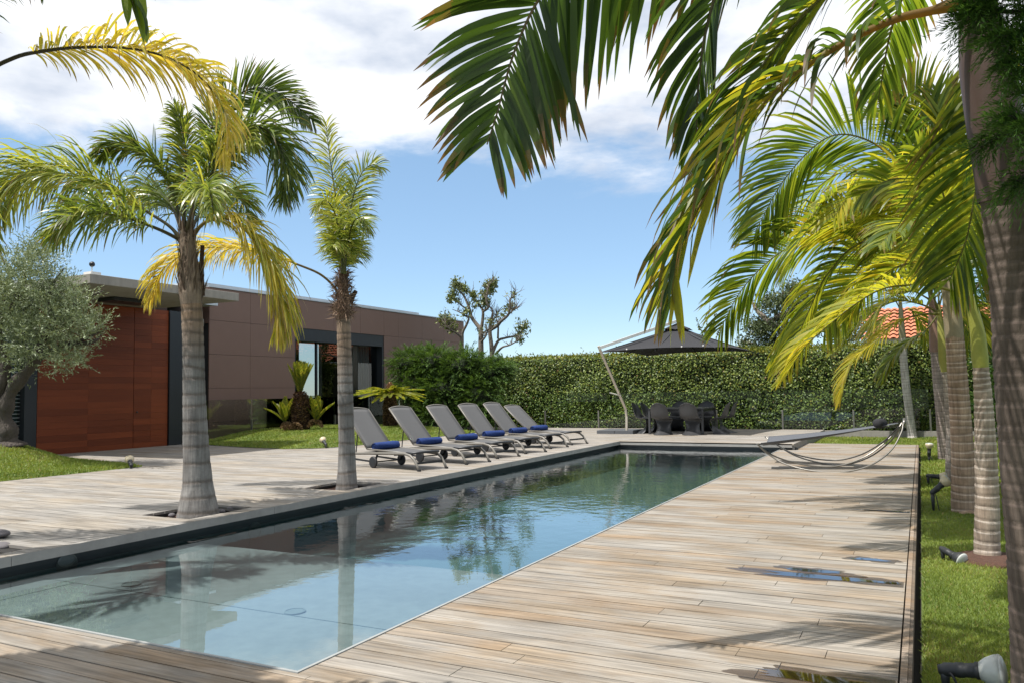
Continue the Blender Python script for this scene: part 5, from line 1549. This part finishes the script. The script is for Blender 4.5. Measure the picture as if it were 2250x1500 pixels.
# ------------------------------------------------------------------ olive tree
OB = gx(22, 985, -15.3)
OB[2] = float(h_left(OB[0], OB[1])) - 0.03
ol = thing('olive_tree', 'old olive tree with silvery crown and gnarled trunk on the left mound', 'olive tree', OB)
DO = depth(OB)
mb = MB()
mb.tube(cr_path([OB, *PX(DO, (20, 955), (10, 905), (30, 850), (72, 800), (95, 745), (120, 690))], 30), np.interp(np.linspace(0, 1, 30), [0, 0.08, 0.4, 0.7, 1], [0.30, 0.17, 0.13, 0.10, 0.05]) * (1 + 0.2 * np.sin(np.arange(30) * 1.3)), 12)
mb.tube(cr_path([OB + np.array((0, 0, 0.1)), *PX(DO, (0, 940), (-12, 890), (10, 830), (8, 780), (-5, 730), (10, 650))], 24), np.interp(np.linspace(0, 1, 24), [0, 0.5, 1], [0.16, 0.10, 0.05]), 10)
for pp in ([(95, 745), (140, 690), (190, 655), (225, 640)], [(75, 795), (130, 760), (185, 745), (235, 722)], [(110, 710), (110, 640), (140, 590)], [(20, 810), (-20, 760), (-60, 730)], [(10, 700), (50, 630), (55, 575)], [(150, 760), (205, 750), (222, 735)]):
    mb.tube(cr_path(PX(DO, *pp), 14), np.linspace(0.06, 0.012, 14), 7)
mb.build('trunk', M['bark'], ol, smooth=True)
q = QB()
clumps = [(55, 600, 70, 48, 330), (110, 575, 40, 40, 160), (25, 640, 60, 60, 280), (110, 650, 60, 45, 260), (160, 640, 30, 30, 90), (150, 705, 70, 45, 320), (205, 670, 30, 25, 90), (195, 720, 45, 35, 170), (245, 718, 14, 16, 40), (228, 735, 16, 12, 40),
          (30, 725, 70, 60, 320), (100, 750, 70, 40, 280), (150, 790, 50, 28, 170), (60, 800, 40, 22, 80), (-10, 800, 50, 40, 120), (200, 790, 14, 10, 30), (-30, 680, 60, 90, 250), (120, 552, 16, 26, 40), (80, 555, 30, 18, 50)]
for cx, cy, rx, ry, m in clumps:
    cx, rx = cx * 0.90 - 4, rx * 0.9
    m = int(m * 0.72)
    u = nrm(rng.normal(0, 1, (m, 3))) * (rng.random((m, 1)) ** 0.6) * rng.uniform(0.75, 1.12, (m, 1))
    base = np.stack([gd(cx + a * rx, cy + b * ry, DO + c * 0.9) for a, b, c in u])
    dirs = nrm(u[:, 0:1] * RT - u[:, 1:2] * UP + u[:, 2:3] * FW + np.array((0, 0, 0.5)) + rng.normal(0, 0.45, (m, 3)))
    nl = 15
    for k in range(nl):
        P = base + dirs * (0.36 * k / nl)
        D = dirs * 0.9 + rng.normal(0, 0.6, (m, 3))
        v = rng.random((m, 1))
        C = np.array((0.095, 0.13, 0.05)) * (1 - v) + np.array((0.31, 0.355, 0.21)) * v
        q.leaves(P, D, rng.normal(0, 1, (m, 3)), rng.uniform(0.045, 0.085, m), 0.018, C)
q.build('crown', M['olive'], ol)

# ------------------------------------------------------------------ conifers
def sprays(q, P, D, m, ln, wd, c0, c1, fan=0.5, sag=0.35):
    """each spray: a flat feathery fan of m thin scales along a drooping twig"""
    n = len(P)
    D = nrm(D)
    S = nrm(np.cross(D, rng.normal(0, 0.35, (n, 3)) + np.array((0, 0, 1.0))))
    v0 = rng.random((n, 1))
    for k in range(m):
        f = k / (m - 1)
        for s in (-1, 1):
            base = P + D * (ln * f)[:, None] + np.array((0, 0, -sag)) * (ln * f * f)[:, None]
            dd = nrm(D * 0.8 + s * S * fan * (1.2 - f) + rng.normal(0, 0.18, (n, 3)) + np.array((0, 0, -0.2 * f)))
            v = np.clip(v0 * 0.6 + 0.4 * rng.random((n, 1)) + 0.25 * (f - 0.5), 0, 1)
            q.leaves(base, dd, S * 0.3 + rng.normal(0, 0.3, (n, 3)) + np.array((0, 0, 1)), ln * (0.55 - 0.25 * f), wd, np.array(c0) * (1 - v) + np.array(c1) * v)
sh = thing('conifer_shrub', 'broad feathery green conifer shrub between the house end and the ivy hedge', 'shrub', (-14.6, 24.0, ZH))
mb = MB()
for k in range(6):
    a = rng.uniform(0, 2 * pi)
    mb.tube(cr_path([(-14.6, 24.0, 0.1), (-14.6 + 0.5 * cos(a), 24 + 0.3 * sin(a), 1.0), (-14.6 + 1.4 * cos(a), 24 + 0.6 * sin(a), 2.2)], 10), np.linspace(0.08, 0.02, 10), 7)
mb.build('trunk', M['bark'], sh)
q = QB()
lob = [(-16.3, 23.7, 2.6, 0.95, 0.75), (-15.2, 23.5, 2.6, 0.9, 0.7), (-14.0, 23.6, 2.45, 1.0, 0.75), (-13.2, 23.7, 2.2, 0.8, 0.7), (-15.9, 23.4, 1.7, 0.9, 0.7), (-14.6, 23.3, 1.6, 1.1, 0.8), (-13.3, 23.4, 1.4, 0.8, 0.8), (-14.9, 23.5, 0.8, 1.2, 0.7), (-13.5, 23.5, 0.7, 0.9, 0.6), (-16.0, 23.7, 0.9, 0.7, 0.6), (-12.75, 24.0, 2.3, 0.4, 0.4)]
for x, y, z, r, rz in lob:
    r, rz, z = r * 0.80, rz * 0.72, z * 0.93
    MB().lathe([(0.001, -rz * 0.62), (r * 0.5, -rz * 0.4), (r * 0.66, 0), (r * 0.5, rz * 0.4), (0.001, rz * 0.62)], (x, y, z), (0, 0, 1), 12).build('core', M['core'], sh)
    n = int(620 * r)
    u = nrm(rng.normal(0, 1, (n, 3)))
    P = np.array((x, y, z)) + u * np.array((r, r * 0.8, rz)) * (0.6 + 0.4 * rng.random((n, 1)))
    D = u * np.array((1, 1, 0.55)) + np.array((0, 0, 0.15)) + rng.normal(0, 0.28, (n, 3))
    sprays(q, P, D, 9, rng.uniform(0.2, 0.5, n), 0.020, (0.012, 0.034, 0.010), (0.115, 0.20, 0.04), 0.55, 0.2)
q.build('crown', M['conifer'], sh)

def tall_conifer(label, x, y, h, r, n, ln=0.42, c1=(0.07, 0.14, 0.035)):
    t = thing('cypress', label, 'cypress', (x, y, -0.1), 'cypresses screening the garden side')
    MB().tube([(x, y, -0.1), (x, y, h * 0.5), (x, y, h * 0.97)], [0.14, 0.09, 0.015], 8).build('trunk', M['bark'], t, smooth=True)
    q = QB()
    f = rng.random(n) ** 0.9
    an = rng.uniform(0, 2 * pi, n)
    rr = r * np.interp(f, [0, 0.1, 0.5, 0.85, 1.0], [0.75, 1.0, 0.9, 0.45, 0.05]) * (0.70 + 0.3 * rng.random(n)) * (1 + 0.18 * np.sin(an * 3 + f * 9))
    o3 = np.stack([np.cos(an), np.sin(an), np.zeros(n)], 1)
    P = np.array((x, y, 0.1)) + o3 * rr[:, None] + np.stack([0 * f, 0 * f, f * (h - 0.1)], 1)
    sprays(q, P, o3 + np.array((0, 0, 0.45)) + rng.normal(0, 0.3, (n, 3)), 5, rng.uniform(0.6, 1.2, n) * ln, 0.05, (0.016, 0.04, 0.012), c1)
    q.build('crown', M['conifer'], t)
    return t
for i, (x, y, h, r, lb) in enumerate([(2.55, 24.0, 6.0, 1.35, 'dark cypress nearest the hedge corner, behind the grey brown palm'), (2.75, 20.0, 6.6, 1.35, 'tall cypress behind the slim banded palm trunk'),
                                      (2.7, 16.0, 6.2, 1.3, 'cypress between the two white ringed trunks, full to the ground'), (2.75, 12.2, 6.4, 1.25, 'cypress whose edge shows behind the yellow green crownshaft')]):
    tall_conifer(lb, x, y, h, r, 1100, 0.5)
# cypress at the viewer's right hand: its branches hang across the closest trunk
cn_ = thing('cypress', 'dark cypress boughs hanging over the closest palm trunk from outside the picture', 'cypress', (2.1, 3.3, -0.1), 'cypresses screening the garden side')
MB().tube([(2.1, 3.3, -0.1), (2.1, 3.3, 2.5), (2.1, 3.3, 4.4)], [0.16, 0.11, 0.03], 10).build('trunk', M['bark'], cn_, smooth=True)
q = QB()
bmb = MB()
for pp, m in (([(2450, 120), (2300, 40), (2190, 25), (2120, 30)], 26), ([(2450, 200), (2330, 120), (2250, 85), (2185, 80)], 26), ([(2460, 330), (2330, 230), (2240, 190)], 20), ([(2460, 400), (2340, 310), (2260, 270), (2215, 255)], 18), ([(2470, 420), (2330, 330), (2230, 290), (2155, 325)], 20), ([(2470, 500), (2350, 420), (2260, 390), (2228, 400)], 14), ([(2460, 60), (2330, -20), (2220, -30), (2150, -40)], 22), ([(2470, 260), (2350, 170), (2262, 130), (2230, 140)], 20)):
    Dc = 2.95 + rng.uniform(-0.1, 0.2)
    path = cr_path([(2.1, 3.3, float(gd(pp[0][0], pp[0][1], Dc)[2]) - 0.1)] + PX(Dc, *pp), 24)
    bmb.tube(path, np.linspace(0.02, 0.004, 24), 6)
    n = m * 9
    k = rng.random(n) ** 0.7
    P = np.stack([np.interp(k, np.linspace(0, 1, 24), path[:, i]) for i in range(3)], 1)
    T_ = nrm(np.gradient(path, axis=0))
    D = np.stack([np.interp(k, np.linspace(0, 1, 24), T_[:, i]) for i in range(3)], 1) * 0.8 + rng.normal(0, 0.5, (n, 3))
    sprays(q, P + rng.normal(0, 0.02, (n, 3)), D, 9, rng.uniform(0.05, 0.12, n), 0.0045, (0.018, 0.05, 0.014), (0.10, 0.20, 0.035), 0.6, 0.5)
n = 1600
f = rng.random(n)
an = rng.uniform(0, 2 * pi, n)
o3 = np.stack([np.cos(an), np.sin(an), np.zeros(n)], 1)
P = np.array((2.1, 3.3, 0.1)) + o3 * (0.85 * (1 - 0.6 * f) * (0.6 + 0.4 * rng.random(n)))[:, None] + np.stack([0 * f, 0 * f, f * 4.4], 1)
sprays(q, P, o3 + np.array((0, 0, 0.2)), 4, rng.uniform(0.2, 0.4, n), 0.03, (0.014, 0.035, 0.010), (0.05, 0.10, 0.02))
q.build('crown', M['conifer'], cn_)
bmb.build('bough', M['bark'], cn_, smooth=True)

# ------------------------------------------------------------------ trees behind the hedge
bt = thing('pollarded_tree', 'pruned tree with bare twisting grey limbs and few leaf tufts above the shrub', 'tree', gy(1060, 955, 27.5))
YB = 27.5
def cp(pts): return [gy(950 + x / 7.5, 600 + y / 7.5, YB + (p2[0] if p2 else 0)) for x, y, *p2 in pts]
limbs = [([(820, 2000), (800, 1200), (800, 950), (740, 860), (640, 720), (600, 560), (520, 380), (430, 280), (370, 180)], 0.20, 0.03), ([(800, 960), (830, 760), (830, 620), (760, 520, .3), (660, 400, .4), (640, 330, .4)], 0.12, 0.03),
         ([(830, 640), (920, 570, -.2), (890, 450, -.3), (920, 250, -.3), (960, 170, -.3), (1000, 120, -.3)], 0.09, 0.02), ([(980, 2000), (980, 1300), (950, 1000), (960, 850), (990, 700), (990, 620), (920, 530)], 0.17, 0.04),
         ([(955, 940), (1070, 870, -.2), (1130, 800, -.4), (1250, 690, -.6), (1280, 550, -.7), (1280, 430, -.7), (1350, 380, -.7), (1370, 300, -.7)], 0.12, 0.02), ([(1260, 680, -.6), (1330, 620, -.5), (1390, 580, -.4)], 0.06, 0.015),
         ([(985, 1330), (1080, 1120, .3), (1200, 1070, .5), (1380, 1030, .7), (1500, 930, .8), (1600, 890, .9)], 0.11, 0.02), ([(1040, 1330), (1150, 1220, -.3), (1280, 1180, -.5), (1420, 1100, -.7), (1460, 1060, -.7)], 0.08, 0.015),
         ([(440, 2000), (480, 1160), (500, 980), (560, 860), (600, 750), (560, 720), (450, 650), (330, 600)], 0.13, 0.02), ([(490, 1060), (400, 990, -.2), (300, 930, -.4), (230, 860, -.5), (200, 750, -.5)], 0.09, 0.02),
         ([(600, 620), (500, 550, .3), (400, 480, .4), (310, 440, .5)], 0.07, 0.02), ([(970, 780), (1060, 720, .2), (1050, 650, .3)], 0.06, 0.02), ([(790, 1150), (880, 1040, -.3), (900, 950, -.4)], 0.07, 0.03), ([(1080, 1080), (1090, 850, -.2), (1110, 830, -.3)], 0.07, 0.03)]
mb = MB()
ends = []
for pts, r0, r1 in limbs:
    path = cr_path(cp(pts), 30)
    mb.tube(path, np.linspace(r0 * 0.62, r1 * 0.6, 30), 8)
    ends.append(path)
mb.build('trunk', M['bark_grey'], bt, smooth=True)
mb = MB()
for path in ends:
    mb = MB()
    for _ in range(24):
        i = rng.integers(12, 30)
        d = nrm(np.array((rng.normal(0, 0.6), rng.normal(0, 0.5), 0.8)))
        L_ = rng.uniform(0.15, 0.55)
        mb.tube([path[i], path[i] + d * L_ * 0.5 + rng.normal(0, 0.03, 3), path[i] + d * L_], [0.014, 0.009, 0.004], 5)
    mb.build('twigs', M['bark_grey'], bt)
q = QB()
for x, y, r, m in ((400, 200, 110, 90), (520, 260, 70, 60), (320, 400, 95, 90), (240, 760, 120, 120), (680, 340, 60, 40), (930, 230, 95, 110), (860, 350, 70, 50), (880, 450, 60, 50), (1000, 160, 60, 40), (1330, 350, 70, 14), (1500, 880, 110, 60), (1440, 1080, 60, 30), (550, 640, 60, 30), (850, 500, 60, 30), (330, 900, 90, 60), (1300, 580, 60, 24), (1250, 560, 60, 16), (950, 820, 70, 24), (800, 960, 60, 16), (1150, 700, 50, 10), (700, 520, 90, 24)):
    m, r = int(m * 0.62) + 2, r * 1.25
    u = nrm(rng.normal(0, 1, (m, 3))) * rng.random((m, 1)) ** 0.7
    c = np.stack([gy(950 + (x + a * r) / 7.5, 600 + (y + b * r) / 7.5, YB + cc_ * 0.25) for a, b, cc_ in u])
    for k in range(5):
        v = rng.random((m, 1))
        C = np.array((0.07, 0.10, 0.035)) * (1 - v) + np.array((0.24, 0.27, 0.09)) * v
        q.leaves(c + rng.normal(0, 0.05, (m, 3)), rng.normal(0, 1, (m, 3)) + np.array((0, 0, -0.2)), rng.normal(0, 0.6, (m, 3)) + np.array((0, 0, 1)), rng.uniform(0.10, 0.19, m), 0.07, C)
q.build('leaves', M['olive'], bt)

tr = thing('leafy_tree', 'dark leafy tree with crooked branches beyond the hedge, beside the parasol', 'tree', gy(1715, 950, 31))
mb = MB()
for pts in ([(1718, 1000), (1715, 840), (1700, 740), (1705, 690), (1722, 640)], [(1708, 720), (1670, 690), (1650, 660)], [(1706, 700), (1745, 680), (1780, 640)], [(1712, 790), (1760, 740), (1800, 720)], [(1712, 800), (1660, 760), (1630, 750)]):
    mb.tube(cr_path([gy(x, y, 31 + rng.normal(0, 0.2)) for x, y in pts], 16), np.linspace(0.16, 0.03, 16), 7)
mb.build('trunk', M['bark_grey'], tr, smooth=True)
q = QB()
for x, y, rx, ry, m in ((1700, 665, 45, 26, 230), (1750, 650, 45, 35, 260), (1660, 720, 30, 30, 160), (1700, 725, 45, 30, 240), (1760, 715, 50, 35, 280), (1680, 765, 50, 20, 200), (1810, 690, 50, 50, 300), (1640, 760, 26, 16, 80), (1740, 765, 50, 20, 200), (1860, 720, 50, 50, 250)):
    u = nrm(rng.normal(0, 1, (m, 3))) * rng.random((m, 1)) ** 0.4
    c = np.stack([gy(x + a * rx, y + b * ry, 31 + cc_ * 1.0) for a, b, cc_ in u])
    for k in range(7):
        v = rng.random((m, 1))
        C = np.array((0.025, 0.045, 0.02)) * (1 - v) + np.array((0.13, 0.16, 0.06)) * v
        q.leaves(c + rng.normal(0, 0.10, (m, 3)), rng.normal(0, 1, (m, 3)), rng.normal(0, 0.7, (m, 3)) + np.array((0, 0, 1)), rng.uniform(0.08, 0.16, m), 0.06, C)
q.build('crown', M['olive'], tr)
sp = thing('sapling', 'thin sparse sapling rising over the hedge behind the parasol', 'sapling', gy(1560, 950, 29))
mb = MB()
q = QB()
for pts in ([(1565, 960), (1560, 790), (1552, 730), (1560, 668)], [(1560, 800), (1545, 740), (1530, 700)], [(1561, 790), (1575, 740), (1585, 715)], [(1556, 760), (1566, 720), (1572, 690)]):
    path = cr_path([gy(x, y, 29 + rng.normal(0, 0.1)) for x, y in pts], 20)
    mb.tube(path, np.linspace(0.022, 0.006, 20), 6)
    m = 60
    k = rng.uniform(0.25, 1, m)
    P = np.stack([np.interp(k, np.linspace(0, 1, 20), path[:, i]) for i in range(3)], 1)
    q.leaves(P, rng.normal(0, 1, (m, 3)), rng.normal(0, 1, (m, 3)), rng.uniform(0.06, 0.13, m), 0.06, np.tile(np.array((0.15, 0.18, 0.06)), (m, 1)) * rng.uniform(0.6, 1.3, (m, 1)))
mb.build('stem', M['bark_grey'], sp)
q.build('leaves', M['olive'], sp)

# neighbour's tiled roof above the hedge
nh = thing('tiled_house', 'neighbouring house showing only its orange clay tile roof over the hedge', 'house', (0.3, 44.0, 0))
MB().box(-2.2, 6.0, 41.5, 50.0, -0.1, 3.6).build('wall', M['white'], nh)
mb = MB()
V, Fs = [], []
nx, rows = 420, 9
x0_, x1_ = -2.55, 6.4
for i in range(rows):
    f0 = i / rows
    for e in (0, 1):
        ff = (i + e) / rows
        y = 41.0 + 4.7 * ff
        z = 3.5 + 1.85 * ff + (0.07 if e == 0 else 0.0)
        for k in range(nx):
            x = x0_ + (x1_ - x0_) * k / (nx - 1)
            V.append((x, y, z + 0.08 * abs(sin(x * pi / 0.30))))
for i in range(rows):
    for k in range(nx - 1):
        a = 2 * i * nx + k
        Fs.append((a, a + 1, a + nx + 1, a + nx))
mb.add(V, Fs)
mb.add([(x0_, 45.7, 5.36), (x1_, 45.7, 5.36), (x1_, 50.4, 3.5), (x0_, 50.4, 3.5)], [(0, 1, 2, 3)])
mb.build('roof', M['tile_roof'], nh)

# mulch ring under the second king palm
mr_ = MB().lathe([(0.01, 0.02), (0.25, 0.015), (0.30, 0.0), (0.34, -0.03)], (BD[0], BD[1], -0.035), (0, 0, 1), 24)
struct(mr_, 'soil_ring', M['mulch'], smooth=True)
